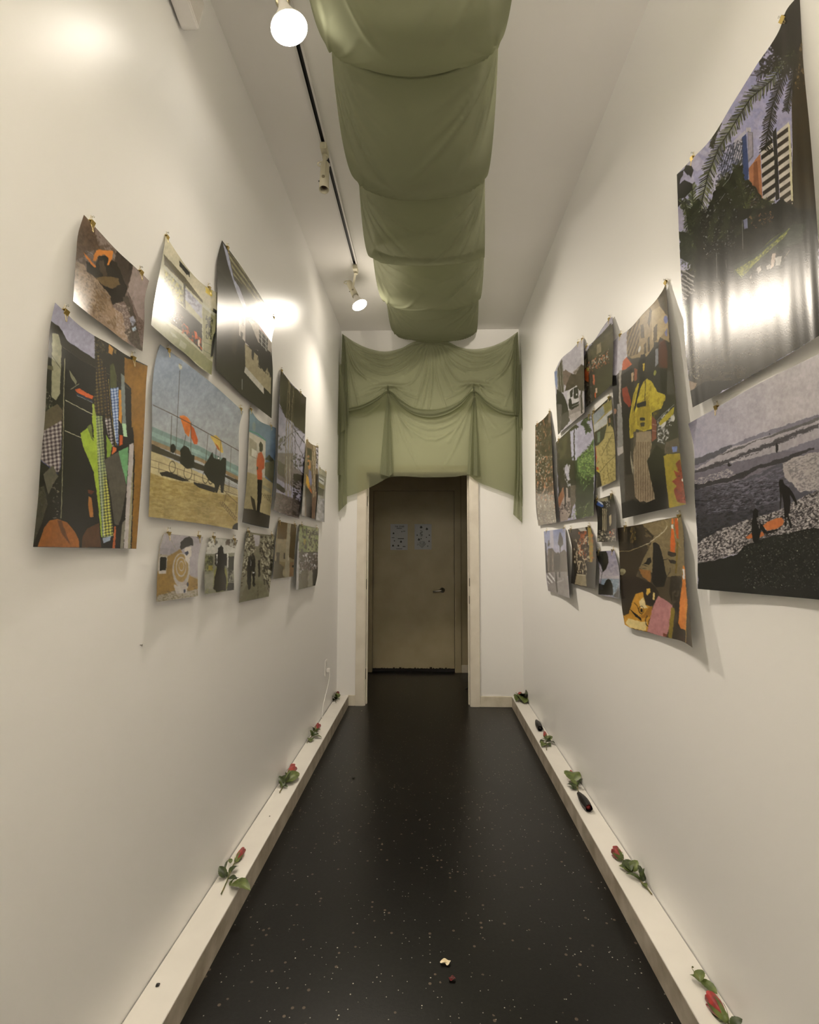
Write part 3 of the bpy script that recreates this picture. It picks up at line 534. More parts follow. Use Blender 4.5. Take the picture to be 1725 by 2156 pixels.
pic('green street', 'small photo print of a crowded street below green buildings', -1,
    [(630,1104),(650,1108),(671.7,1112.5)], [(671.7,1112.5),(669.5,1165),(668.5,1211.8),(664,1233)], [(623,1243),(643,1238),(664,1233)],
    [(630,1104),(627,1147),(623,1243)],
    [('f','#5f5a44'),('z','z5'),('p','#7a7f4a',[380,1370,602,1415,590,1690,370,1680]),('p','#8c8c58',[470,1400,560,1410,560,1680,480,1680]),
     ('n','#2c2a1e',.55,6,16,0,.85,[375,1370,470,1400,460,1700,365,1700]),('n','#25231a',.6,5,10,0,.9,[470,1430,600,1430,590,1690,480,1690]),('p','#8a7a34',[430,1530,450,1530,450,1600,430,1600]),
     ('l','#2c2a20',2,[470,1495,600,1445]),
     ('p','#2a251c',[370,1690,590,1680,580,1900,400,1920]),('n','#8d7b6c',.55,4,14,0,.8,[370,1700,590,1690,570,2000,370,2000]),('n','#d5d2ca',.7,3,8,0,.9,[380,1700,590,1690,570,1900,380,1950]),
     ('p','#5c563c',[410,1900,480,1880,470,2080,380,2100]),('p','#7f7860',[485,1900,530,1880,530,2070,475,2080]),('p','#23221a',[530,1890,585,1870,565,2060,535,2060]),
     ('p','#a39c90',[350,1600,375,1560,372,2110,345,2115])], clips=(.15,.9))
# --- right wall
pic('palm towers', 'very large glossy photo print of striped towers behind palm fronds, top right', 1,
    [(1425.6,367.4),(1458,334),(1487,305),(1547,211.5),(1591.5,140),(1642.7,60),(1656,22),(1684,-12)],
    [(1684,-12),(1692,134),(1705,267),(1720.7,468),(1728,580),(1736,700)],
    [(1458.7,858),(1528,822),(1592,785.7),(1677.4,736.6),(1736,700)],
    [(1425.6,367.4),(1429,467.6),(1434,578.7),(1438.4,653),(1446,760),(1458.7,858)],
    [('z','rA'),('g','#8f88a8','#a39bb0',(900,700),(700,1500)),
     ('n','#7a7aa2',.5,60,40,.7,.5,None),
     ('p','#33260f',[1300,-60,1400,-60,1560,2200,1290,2200,1300,1400,1290,1000,1310,600]),
     ('n','#6e5530',.6,9,30,0,.8,[1310,400,1400,300,1420,900,1310,800]),
     ('p','#221a0e',[1230,60,1390,-60,1380,400,1320,600,1150,520,1090,430,1180,260]),
     ('n','#1a150c',.45,14,10,.6,.9,[1250,100,1330,100,1330,700,1000,700,980,580]),
     # towers
     ('p','#a79c9a',[860,1205,905,1205,905,1250,860,1250]),('p','#6b6468',[875,1240,925,1250,930,1480,880,1540]),('p','#8d8288',[878,1250,915,1255,920,1470,885,1510]),
     ('p','#2d3b66',[820,1280,860,1265,885,1600,870,2100,840,2100]),('p','#a39aa2',[745,1330,850,1230,860,1265,820,1300,830,1620,740,1500]),
     ('stripe2','#39404f',8,[700,1380,830,1350,830,1640,640,1700,600,1560]),
     ('n','#2a2b32',.5,7,7,.7,.85,[640,1400,830,1300,830,1640,560,1760]),
     ('p','#a06038',[885,1590,995,1450,1015,1880,900,1960]),('p','#7a4424',[930,1540,965,1520,990,1900,930,1960]),
     ('band','#b3a798','#2e241c',19.5,-.72,[1000,1420,1105,1290,1140,1600,1135,1880,1070,1960,1020,1900]),
     ('band','#bdb09e','#3a2c22',19.5,-.72,[1150,1250,1265,1150,1290,1400,1300,1930,1250,1950,1180,1900]),
     ('p','#29241f',[1110,1250,1145,1205,1160,1500,1175,1880,1140,1900,1125,1500]),
     ('p','#c3b78c',[1255,1170,1275,1180,1305,1900,1285,1900]),
     # foliage mass
     ('w',4,9),
     ('p','#15140b',[560,1800,700,1640,830,1560,850,1760,1000,1860,1100,1940,1200,1880,1300,1950,1450,2000,1560,2200,480,2200,500,2000]),
     ('p','#23200f',[830,1700,900,1720,1020,1880,1100,2050,700,2100,620,1900]),
     ('n','#77747f',.72,5,9,.8,.9,[560,1850,860,1700,1080,2000,1000,2160,500,2160]),
     ('n','#6b5040',.7,5,7,.4,.9,[880,1850,1080,1880,1080,2160,880,2160]),
     ('n','#3a3a1a',.6,8,14,.4,.7,[480,1800,820,1500,820,1700,500,2156]),
     # fronds
     ('w',0,1),
     ('frond','#34361c','#20210f',[820,2100,760,1900,690,1760,620,1700],60,9),('frond','#3a3c20','#26270f',[860,2100,850,1900,800,1700,770,1560],60,9),('frond','#2f3118','#42431f',[900,2100,960,1960,1050,1900,1100,1930],50,9),
     ('frond','#3a3c20','#20210f',[780,2120,640,1980,560,1960],50,9),('frond','#454722','#26270f',[830,2080,880,1900,940,1830],40,8),('frond','#3a3c20','#1a1b0c',[1000,2140,900,2060,820,2040],40,9),
     ('l','#7b787c',3,[640,1760,700,1690,720,1640]),('l','#8a878c',3,[610,1900,660,1830]),('l','#807c80',3,[820,2060,825,2150]),
     ('frond','#23240f','#565a2a',[1310,470,1100,760,900,930,760,1150,600,1400,500,1650,420,2000,400,2160],95,12),
     ('frond','#1b170c','#2b2412',[1330,520,1180,800,1110,1000,1060,1280,1040,1420],75,12),
     ('frond','#1b170c','#2b2412',[1350,470,1290,800,1240,1050],55,12),
     ('frond','#1b170c','#2b2412',[1300,400,1080,640,960,720],70,14),
     ('frond','#23200f','#3c3a18',[620,1150,570,1260,530,1390],30,8),
     ('frond','#2c3214','#59602c',[400,2160,360,1950,350,1780,345,1740],60,10),
     ('frond','#2c3214','#6a6b34',[300,2160,290,2050,250,1900,215,1880],40,10),
     ('p','#191a0c',[350,1950,420,1900,420,2160,310,2160]),
     ('p','#12120e',[202,1650,275,1600,290,1560,345,1570,362,1610,340,1680,310,1640,310,1620,320,1720,350,1740,345,1800,280,1870,215,1880,205,1760]),
     ('p','#9a92ac',[268,1610,300,1650,335,1670,320,1725,275,1700,230,1745,240,1690,262,1660]),('p','#12120e',[210,1890,250,1920,215,1960]),
     ('z','rB'),('w',2.5,8),
     ('p','#14130b',[200,0,1500,0,1523,600,1523,1250,900,1620,275,1960,215,1500,160,650,270,560,250,300]),
     ('p','#92899c',[130,0,200,0,240,230,225,245,140,190]),
     ('frond','#1d200f','#424820',[200,-100,250,300,270,600],60,10),
     ('frond','#1a1d10','#39401f',[330,-100,300,200,280,500],60,10),
     ('p','#1c1f12',[140,220,260,250,280,560,155,480]),('n','#3c4228',.55,5,8,.8,.8,[140,200,280,250,300,700,160,560]),
     ('stripe','#8f8880','#1d1a14',8,.55,[160,600,290,640,290,820,175,930]),('p','#2e4222',[180,950,250,930,230,1160,190,1180]),
     ('n','#2a2418',.5,10,16,.2,.8,[300,0,1400,0,1400,400,700,500,300,600]),
     ('n','#8a8988',.76,4,6,.6,.9,[330,0,720,0,700,400,400,500]),
     ('w',0,1),('frond','#2c2e1a','#3c3e22',[520,20,470,160,440,330],50,9),('frond','#2c2e1a','#3c3e22',[640,0,600,160,560,300],50,9),('frond','#26281a','#38391f',[900,20,820,140,700,240],45,9),('l','#9c9792',4,[765,110,772,400]),('l','#9c9792',3,[510,430,515,680]),('l','#6e6860',3,[605,500,607,600]),
     ('p','#6a6a84',[775,110,815,90,820,190,785,200]),('n','#8a5c3c',.66,5,7,.3,.8,[830,60,1100,0,1060,140,850,210]),
     ('p','#5a6020',[680,620,860,480,1060,290,1240,175,1250,200,1180,270,1000,440,880,560,720,680]),('n','#8e8d22',.5,8,5,-.7,.9,[680,610,860,470,1240,175,1180,270,880,540,720,660]),
     ('n','#b0aa80',.72,3,4,0,.9,[680,610,860,470,1240,175,1180,270,880,540]),
     ('p','#2b3322',[680,560,900,430,1260,150,1400,140,1350,330,1050,440,900,560,820,680,700,690]),
     ('p','#5e6326',[690,600,900,480,1240,180,1190,270,900,530,760,680]),('n','#9a9a26',.5,8,5,-.7,.9,[690,600,900,480,1240,180,1190,270,900,530,760,680]),
     ('w',.8,4),('p','#aca498',[1090,480,1160,460,1140,555,1095,560]),('p','#a89c90',[905,590,945,555,955,600,925,640]),('p','#b59c86',[1060,440,1100,430,1080,560,1040,600]),('l','#b0907a',4,[1175,480,1240,400]),
     ('p','#a49a90',[1000,560,1040,540,1050,590,1005,600]),('p','#a49488',[835,690,860,640,860,700,840,720]),
     ('p','#2c2619',[300,720,900,680,1400,500,1523,600,1523,1250,900,1620,300,1900,240,1500]),
     ('n','#4a4030',.5,60,30,-.4,.5,[300,720,900,680,1523,600,1523,1250,300,1900]),
     ('p','#1a140c',[1280,1050,1420,1000,1523,900,1523,1250,1330,1350]),
     ('n','#7d745c',.66,4,6,0,.8,[190,1180,320,1180,360,1700,230,1650]),('p','#75604a',[225,1690,320,1720,260,1820]),
     ('p','#15130b',[250,1800,400,1700,700,1690,500,1850,275,1960])], curl=(.03,.02), clips=(.1,.86), rip=(.0005,4))
pic('surfers', 'very large photo print of two dark figures with orange boards at the shore', 1,
    [(1449.6,892.2),(1508,859),(1592,811),(1725,745),(1850,683)], [(1850,683),(1852,900),(1850,1100),(1846,1276)],
    [(1469,1239.8),(1583,1250),(1725,1262.6),(1846,1276)],
    [(1449.6,892.2),(1457.8,921),(1463,1044),(1469,1146),(1469,1239.8)],
    [('z','rC'),('w',2.2,9),('g','#8b8492','#a99f9e',(200,300),(1200,100)),
     ('p','#6e6872',[190,530,1000,215,1500,60,2300,-200,2300,1300,1494,1250,1000,1300,600,1500,240,1600]),
     ('p','#4c4a50',[190,530,600,370,600,420,195,600]),('p','#9a9192',[600,400,1100,230,1500,110,2300,-150,2300,260,1500,300,1000,480,600,560,195,640]),
     ('p','#55524f',[440,490,760,360,1000,270,1100,230,1300,160,1494,90,1494,125,1250,210,1080,270,860,330,700,410,500,480]),
     ('p','#423e40',[200,650,500,540,740,450,1000,350,1230,250,1494,160,1494,200,1250,280,1060,370,700,490,400,620,205,670]),
     ('n','#3a3638',.5,9,4,-.35,.9,[200,640,740,440,1230,240,1494,150,1494,205,1060,380,400,630]),
     ('p','#645e66',[200,680,600,560,1100,440,1494,420,1494,700,900,700,500,800,210,830]),
     ('p','#302d2e',[210,790,400,740,600,700,850,590,1060,530,1300,440,1440,400,1440,420,1300,480,1080,570,860,620,700,730,450,780,220,840]),
     ('n','#a89c96',.55,7,4,-.3,.85,[200,740,560,620,640,690,400,750,210,790]),
     ('g2','#4b4850','#2c2a2c',(600,750),(500,1350),[210,840,700,740,1100,560,1400,600,1494,700,1400,900,1050,1100,750,1150,450,1260,240,1400]),
     ('n','#787280',.58,14,4,-.25,.6,[400,800,1100,600,1250,700,1100,950,700,1050,300,1100]),('n','#1c1b1e',.58,18,4,-.2,.7,[210,840,700,740,1100,760,1050,1050,700,1150,240,1380]),
     ('p','#a0958e',[1120,560,1250,500,1494,440,2300,300,2300,900,1494,830,1300,860,1220,780,1130,700]),('n','#6a6264',.55,10,5,-.3,.8,[1120,560,1494,440,2200,300,2200,830,1300,860]),
     ('p','#6c6462',[240,1390,450,1260,750,1150,1050,1060,1300,930,1494,830,2300,700,2300,1300,1494,1250,1200,1290,1000,1310,900,1350,640,1500,400,1570,245,1600]),
     ('n','#b8aca2',.5,7,5,-.2,.9,[240,1390,450,1260,750,1150,1050,1060,1300,930,1494,830,2300,700,2300,1280,1200,1290,900,1350,640,1500,245,1600]),
     ('n','#1d1a19',.55,8,5,-.5,.9,[240,1390,450,1260,750,1150,1050,1060,1300,930,1494,830,2300,700,2300,1300,1200,1290,900,1350,640,1500,245,1600]),
     ('p','#12130f',[245,1600,400,1570,640,1510,750,1400,900,1350,1000,1310,1200,1290,1300,1250,1494,1230,2300,1200,2300,2200,245,1900]),
     ('n','#2c2c24',.58,7,5,.5,.8,[245,1600,640,1510,900,1350,1300,1260,2300,1220,2300,2100,245,1880]),('n','#6a6456',.76,4,4,.5,.8,[700,1350,1494,1240,2200,1240,2200,1900,700,1850]),
     ('w',0,1),('e','#cfc9b6',750,1513,5,5,0),('e','#cfc9b6',926,1518,5,5,0),('e','#cfc9b6',835,1650,4,4,0),('e','#cfc9b6',1270,1468,5,5,0),
     ('p','#1b1818',[1045,380,1058,350,1072,380,1076,420,1060,462,1047,440]),('p','#1b1818',[555,570,562,545,572,575,598,582,570,598,550,595]),('e','#1b1818',985,262,4,9,0),('e','#1b1818',1260,232,4,8,0),('e','#1b1818',937,362,4,5,0),
     ('p','#c06228',[915,1210,960,1170,1060,1130,1110,1125,1135,1160,1120,1200,1060,1240,960,1260]),('p','#b45a24',[735,1330,800,1285,920,1270,930,1310,880,1330,760,1345]),('p','#1d1512',[930,1270,1080,1240,1120,1210,1060,1260,950,1300]),
     ('p','#0d0c0a',[1078,755,1095,730,1120,735,1135,780,1185,815,1230,880,1262,950,1272,990,1262,1000,1245,970,1190,880,1200,960,1195,1050,1175,1100,1210,1180,1215,1240,1195,1230,1165,1120,1155,1130,1160,1210,1145,1215,1135,1080,1130,980,1110,880,1105,960,1100,1040,1090,1030,1092,900,1085,830]),
     ('p','#0d0c0a',[812,1060,835,1030,862,1045,866,1110,850,1140,862,1200,880,1240,885,1190,905,1190,955,1270,925,1290,900,1250,880,1330,870,1370,815,1380,800,1290,798,1180,812,1110])],
    curl=(.02,.02), clips=(.15,.9))
pic('yellow sweatshirt', 'tall photo print of a person in a yellow sweatshirt and pale skirt', 1,
    [(1291,720),(1305,707),(1321,696.5),(1355,660),(1385,627.6),(1400,602.6),(1403,593)], [(1403,593),(1405,635),(1415,748),(1425,860.5),(1432.8,960.7),(1445,1062)],
    [(1310,1092),(1380,1076),(1445,1062)], [(1291,720),(1288,785),(1291,835.5),(1297,910.6),(1302,973),(1311,1092)],
    [('f','#3a3226'),('z','rD'),('w',.7,5),
     ('p','#b0a8ae',[40,560,170,530,165,760,120,870,60,930,30,900]),
     ('p','#9a8054',[160,560,300,400,420,270,480,170,520,640,400,660,330,760,200,780,160,740]),
     ('p','#b59a68',[370,380,500,300,505,520,430,620,370,620]),('p','#6e5838',[160,640,250,480,250,740,170,770]),
     ('stripe','#8f754c','#5a4830',6,1.9,[160,560,270,440,260,740,165,760]),('p','#51432c',[275,500,300,490,310,600,280,610]),('p','#51432c',[335,480,355,350,370,380,350,520]),('p','#5b4a30',[385,520,415,480,415,620,385,640]),('p','#51432c',[305,660,322,640,325,730,305,750]),('p','#51432c',[335,610,352,590,355,720,338,720]),
     ('p','#54462c',[420,270,480,150,510,330,500,420,440,340]),('e','#d0c8b8',267,700,10,28,.2),
     ('p','#2d2a26',[330,760,360,720,380,700,390,640,425,640,440,600,510,640,520,900,600,1300,600,1500,330,1500,330,980]),
     ('e','#6f74a8',488,450,18,34,0),('p','#7a78a0',[480,560,500,520,500,590,485,590]),
     ('p','#5c2a1c',[430,640,480,620,500,700,505,860,430,850]),('p','#7c7c80',[400,700,425,690,425,820,400,850]),('p','#181612',[440,860,500,860,495,1080,450,1080]),('e','#8c8a38',397,898,12,24,.2),
     ('p','#46423c',[500,880,540,880,560,1080,500,1080]),
     ('p','#22201c',[30,915,70,920,95,1000,80,1260,60,1400,50,1200]),('e','#8c5f44',62,1222,12,24,0),('p','#7c7870',[80,1160,120,1150,130,1550,80,1600]),('p','#a39a90',[75,1530,130,1515,130,1580,80,1600]),('p','#4a463e',[80,1600,135,1570,150,2050,110,2120]),
     ('p','#9a8f80',[95,880,120,870,118,1200,95,1150]),('p','#8a8068',[180,1500,215,1700,215,1760,185,1640]),
     ('p','#c44a12',[120,880,128,800,158,765,205,825,150,870]),
     ('p','#1c140e',[115,900,200,840,220,960,215,1100,200,1250,190,1560,200,1750,150,1760,130,1400,110,1080]),('p','#8c2c14',[120,1030,160,1010,190,1100,200,1170,180,1190,130,1130]),
     ('p','#b09068',[195,900,220,890,215,960,200,980]),('p','#8b4a30',[225,860,250,870,245,960,222,970]),
     ('p','#bba41c',[215,1080,250,990,310,965,330,945,370,970,420,1060,480,1080,490,1110,450,1200,370,1230,375,1370,300,1390,240,1370,215,1440,185,1450,180,1290]),
     ('p','#9c8416',[260,1160,330,1090,360,1220,350,1370,300,1380,250,1340,235,1250]),('p','#a68e18',[185,1290,215,1160,235,1240,235,1370,200,1440]),
     ('n','#857012',.58,9,22,.3,.55,[215,1080,330,945,420,1060,490,1110,375,1370,185,1450]),
     ('p','#1c1a18',[240,1160,320,1135,322,1180,245,1190]),('p','#1c1a18',[270,1275,312,1275,312,1300,272,1300]),('p','#3c3420',[275,1320,310,1315,305,1350,280,1350]),
     ('p','#17140f',[258,800,280,745,315,740,322,800,305,860,312,950,280,1010,250,1120,225,1230,220,1200,250,1060,270,960,255,880]),('p','#c3a120',[292,825,310,815,310,870,298,890]),('l','#2a2414',5,[310,860,318,980,310,1180]),
     ('p','#8a7558',[235,1400,365,1385,370,1500,345,1640,400,1960,330,1990,270,1960,230,1940,215,1700,215,1480]),
     ('stripe','#8a7558','#6e5a40',5,1.57,[215,1480,370,1480,345,1640,400,1960,270,1985,230,1940]),('p','#4c4232',[215,1400,240,1390,235,1500,215,1560]),
     ('p','#7a3c2c',[370,1260,410,1300,410,1450,370,1480]),('l','#b3a090',4,[378,1330,410,1340]),('l','#b3a090',4,[378,1385,410,1390]),
     ('p','#171510',[330,1640,410,1500,480,1560,500,2040,400,2060,120,2125,110,2000,215,1960,300,2000,400,1960]),
     ('p','#26241e',[415,1260,440,1240,470,1140,540,1085,555,1110,560,1160,500,1200,450,1240]),('l','#7c7a74',6,[415,1300,470,1240,560,1165]),
     ('n','#8f8c88',.55,7,10,.4,.9,[415,1330,480,1290,480,1500,420,1480]),('n','#c8c4bc',.6,6,10,.4,.9,[420,1300,520,1200,560,1250,500,1500,420,1480]),('e','#bdb7ac',547,1280,18,28,0),('e','#bdb7ac',470,1330,16,34,.5),('p','#a8961c',[430,1320,480,1260,520,1220,560,1180,555,1240,500,1300,440,1340]),
     ('p','#55483c',[490,1480,600,1440,605,1560,470,1580]),('p','#5a6aa0',[540,1520,585,1515,580,1560,545,1565]),
     ('p','#9a841a',[470,1600,500,1580,610,1575,625,1750,660,2010,520,2040,490,1800]),
     ('p','#8c2f12',[605,1625,625,1720,660,2000,590,1985,575,1960,555,1880,580,1850,540,1810,580,1780,555,1720,600,1740,570,1660]),('e','#d8cfb8',630,1800,9,14,0)],
    curl=(.04,.018), clips=(.12,.985))
pic('street face', 'photo print of a painted face on pavement beside orange traffic cones', 1,
    [(1300.5,1111.6),(1345.7,1104.6),(1389.8,1095),(1433.8,1086.6)], [(1433.8,1086.6),(1438,1108),(1442.6,1196),(1449.7,1266.7),(1458.5,1363.6)],
    [(1315.8,1315),(1328,1322),(1354.5,1329),(1398.6,1340.7),(1442.6,1353),(1458.5,1363.6)], [(1300.5,1111.6),(1303,1143),(1307,1231.5),(1310.5,1284),(1315.8,1315)],
    [('f','#4a3d26'),('z','rE'),('w',.9,5),('p','#77653f',[620,480,1000,400,1120,380,1150,1000,1100,1120,900,1100,600,1000,700,800,780,620]),
     ('p','#352a18',[335,520,520,490,640,480,760,600,700,780,600,1000,520,1200,640,1260,540,1400,480,1560,410,1560,355,700]),
     ('p','#3e3220',[650,600,780,610,700,800,640,860]),('n','#8a744a',.6,12,8,.5,.5,[650,500,960,420,960,800,700,800]),
     ('p','#1f1a10',[460,520,500,500,490,780,460,790]),('p','#1f1a10',[540,500,610,490,600,620,590,760,540,760,530,620]),('n','#7a5f20',.6,5,12,.3,.8,[490,510,610,490,590,700,500,700]),
     ('l','#a08a5c',7,[360,798,480,796,600,755,720,700,860,600,930,520,940,460,905,425]),('l','#d8ceb0',5,[610,750,720,700,900,560,940,500]),
     ('p','#cf5a18',[985,530,1010,510,1035,700,1030,815,970,800]),('p','#c8bca8',[985,478,1010,478,1012,530,985,530]),('p','#d06018',[990,410,1010,410,1012,475,990,475]),('p','#bb4c14',[1020,410,1065,400,1075,650,1050,640]),
     ('p','#2e241a',[945,800,1055,820,1050,850,1000,865,945,840]),('l','#b08a44',5,[1010,540,1060,700,1100,760]),
     ('p','#6e5a1c',[1050,680,1075,700,1060,900,1050,1060,1030,1060]),
     ('p','#14130f',[770,700,790,688,840,720,880,850,910,1000,930,1100,900,1220,800,1230,750,1150,765,1000]),('p','#14130f',[705,880,740,870,750,920,720,960,650,950,690,920]),('l','#14130f',4,[640,960,700,975]),('l','#14130f',4,[640,1000,690,1003]),('l','#14130f',4,[880,905,950,885]),('l','#14130f',6,[930,1100,975,1050,970,1000]),('p','#201a12',[950,900,1040,910,1040,950,980,940]),
     ('p','#8a5a24',[600,1010,740,1030,740,1180,700,1140,640,1100]),('p','#2a2016',[560,1100,750,1180,840,1290,820,1420,760,1440,690,1430,640,1280,520,1310,500,1400,400,1450,400,1100]),
     ('e','#8a7f5a',405,1040,35,35,0),('e','#6e6444',395,1065,25,20,0),
     ('p','#c8881c',[560,1310,645,1285,680,1440,760,1460,740,1600,700,1760,640,1745,500,1715,430,1680,415,1570,480,1540,520,1400]),
     ('p','#dcc07c',[600,1400,650,1350,680,1440,700,1480,620,1480]),('p','#d8ba6c',[470,1600,620,1640,700,1640,680,1750,500,1710,440,1660]),('p','#a46a14',[600,1560,640,1570,720,1470,760,1450,740,1580,640,1600]),
     ('p','#d0a030',[690,1250,730,1240,740,1290,700,1330,690,1300]),('p','#d8b860',[770,1290,790,1300,790,1380,765,1380]),
     ('p','#17110a',[490,1490,630,1600,630,1630,560,1580]),('l','#17110a',4,[540,1410,580,1450,600,1520,640,1560]),('r','#17110a',4,628,1500,30,44),('e','#17110a',630,1505,14,22,0),
     ('l','#17110a',9,[700,1570,675,1620,690,1680,720,1700]),('l','#17110a',8,[740,1590,715,1640,720,1690]),('l','#17110a',6,[690,1440,720,1400,760,1380]),('r','#17110a',5,730,1385,22,34),
     ('p','#b4716c',[830,1330,900,1370,1000,1440,960,1720,930,1820,860,1810,700,1760,760,1480]),('p','#7a3c28',[890,1775,940,1790,930,1820,890,1810]),
     ('p','#86701e',[985,1470,1030,1480,1010,1700,990,1860,950,1840,960,1700]),
     ('p','#241c12',[980,1100,1100,1090,1130,1280,1100,1500,1080,1640,1060,1560,1000,1420,960,1300]),('n','#6a5834',.62,9,9,.3,.7,[980,1100,1100,1090,1110,1400,1000,1420]),
     ('p','#2c2214',[1040,1640,1080,1650,1160,1780,1240,1940,1150,1890,1000,1850,1020,1700]),('l','#7a2c10',8,[1060,1790,1130,1850,1180,1880]),
     ('p','#d8741c',[1125,960,1150,1000,1160,1180,1180,1440,1160,1740,1100,1720,1072,1660,1090,1400,1115,1200]),('p','#cfc8bc',[1122,1010,1146,1020,1150,1130,1125,1140]),('l','#c8982c',5,[1165,1400,1160,1900])],
    curl=(.035,.008), clips=(.12,.97))
pic('dark crowd', 'narrow dark photo print of a shaded park crowd, leftmost on the right wall', 1,
    [(1127.5,895.4),(1146.7,880),(1159,864.5)], [(1159,864.5),(1162.6,940.5),(1164.7,1007),(1171.8,1100)], [(1134,1107),(1153,1104),(1171.8,1100)],
    [(1127.5,895.4),(1127.6,1007),(1130.7,1086),(1134,1107)],
    [('f','#3a3222'),('z','rF'),('n','#1c180e',.48,8,30,0,.8,None),('n','#a09488',.66,4,7,0,.85,[165,1530,240,1500,240,2156,165,2156]),('n','#a8603a',.66,4,10,0,.85,None),('p','#6b5a48',[330,1370,355,1345,358,1500,330,1500]),
     ('z','rG'),('p','#6c604c',[180,500,410,520,455,890,215,932]),('n','#8a7a62',.5,7,40,0,.7,[185,500,410,520,455,890,215,932]),('n','#b4744a',.66,4,12,0,.9,[180,0,410,0,420,600,190,600]),('n','#c8bea8',.72,3,7,0,.9,[180,0,410,0,450,880,200,880])], curl=(.03,.004), clips=(.1,.93))
pic('jeep street', 'photo print of a white off road car parked by a shaded pavement', 1,
    [(1167.6,783.6),(1182.6,755),(1203.5,737),(1222,718),(1229,712)], [(1229,712),(1230,773.5),(1231,868.7)], [(1175,915.5),(1207,888.7),(1231,868.7)],
    [(1167.6,783.6),(1171,840),(1175,915.5)],
    [('f','#a8a0a4'),('z','rF'),('w',.9,5),('p','#6e7a9a',[400,860,440,840,440,1080,410,1000]),('p','#5a5448',[440,820,500,690,520,860,530,1120,450,1110]),('stripe','#6a6456','#46402f',5,1.5,[440,820,500,690,530,1120,450,1110]),
     ('p','#6d5a4c',[510,850,545,830,640,880,600,960,560,1050,520,1010]),('p','#8d8074',[640,860,740,760,740,900,660,890]),
     ('p','#3a2e22',[560,1000,620,880,680,890,740,760,785,790,780,1100,700,1090,600,1080,540,1100]),('n','#5a4838',.55,7,8,0,.8,[560,1000,620,880,740,760,780,1100,560,1090]),
     ('p','#2a2720',[430,1070,520,1140,600,1350,580,1420,600,1480,450,1650,430,1300]),('p','#575048',[440,1260,500,1270,495,1600,450,1640]),('p','#48423a',[500,1400,580,1350,600,1480,500,1600]),
     ('p','#8a7e76',[580,1260,700,1200,750,1100,785,1360,640,1490,590,1420]),('p','#a0948c',[600,1400,780,1330,785,1375,640,1490,590,1440]),('p','#2e2824',[735,1100,750,1100,760,1380,745,1380]),
     ('p','#b7b0ac',[560,1140,600,1080,690,1025,715,1080,720,1250,620,1330,580,1340,565,1200]),('p','#1d1b1a',[600,1100,640,1070,635,1170,605,1180]),('p','#1d1b1a',[648,1060,705,1040,710,1180,650,1200]),('l','#c3bcb6',4,[585,1100,690,1030]),('e','#1a1817',605,1260,24,70,0),('e','#c3bcb6',685,1140,10,12,0),('e','#c3bcb6',690,1215,10,14,0),('p','#1a1817',[620,1270,715,1230,715,1280,620,1340]),('l','#c8c1ba',3,[625,1300,715,1255]),
     ('p','#b0a8a6',[735,460,775,430,785,760,745,760])], curl=(.03,.005), clips=(.84,.96))
pic('hill crowd', 'photo print of a crowd on a grassy hillside with an orange vest', 1,
    [(1229.4,735),(1250,718.5),(1267,693),(1283.6,671.7),(1290,666.7)], [(1290,666.7),(1292,716.8),(1289.5,809.4)], [(1235,857.9),(1250,843.7),(1289.5,809.4)],
    [(1229.4,735),(1231,790),(1235,857.9)],
    [('f','#3c3420'),('z','rF'),('w',.9,5),('p','#a7a0ac',[775,560,900,460,1100,180,1150,150,1150,240,1050,350,950,420,870,520,800,620,780,680]),
     ('p','#5c5230',[870,520,1120,240,1150,460,1100,560,900,700,800,700]),('n','#3c3a1c',.5,10,9,.4,.8,[800,600,1120,260,1150,560,820,800]),('n','#1a1812',.55,4,6,0,.9,[840,540,1120,240,1120,320,860,590]),
     ('p','#8a7a58',[940,520,990,480,1000,600,940,640]),('n','#c0b8a0',.6,4,8,0,.9,[820,760,1090,560,1100,700,830,850]),('n','#b8643a',.62,4,8,0,.9,[780,760,1090,580,1100,740,790,900]),
     ('p','#3a3320',[830,900,1100,760,1135,1015,900,1220,810,1305,800,1000]),('n','#4c4a28',.5,12,6,0,.7,[920,900,1130,800,1130,1020,930,1180]),
     ('p','#9c9060',[780,720,810,680,805,800,780,820]),('p','#d05a1c',[783,830,810,820,835,880,835,990,785,960]),('p','#b0a040',[808,800,840,800,840,850,815,850]),('p','#bb5a34',[890,890,912,890,915,1020,893,1020]),('p','#c0a080',[920,1070,945,1060,950,1110,925,1130]),('p','#c04a18',[910,1110,930,1120,930,1190,912,1170]),
     ('n','#7a7464',.62,4,10,0,.8,[790,1000,880,1000,880,1230,810,1290])], curl=(.022,.004), clips=(.08,.9))
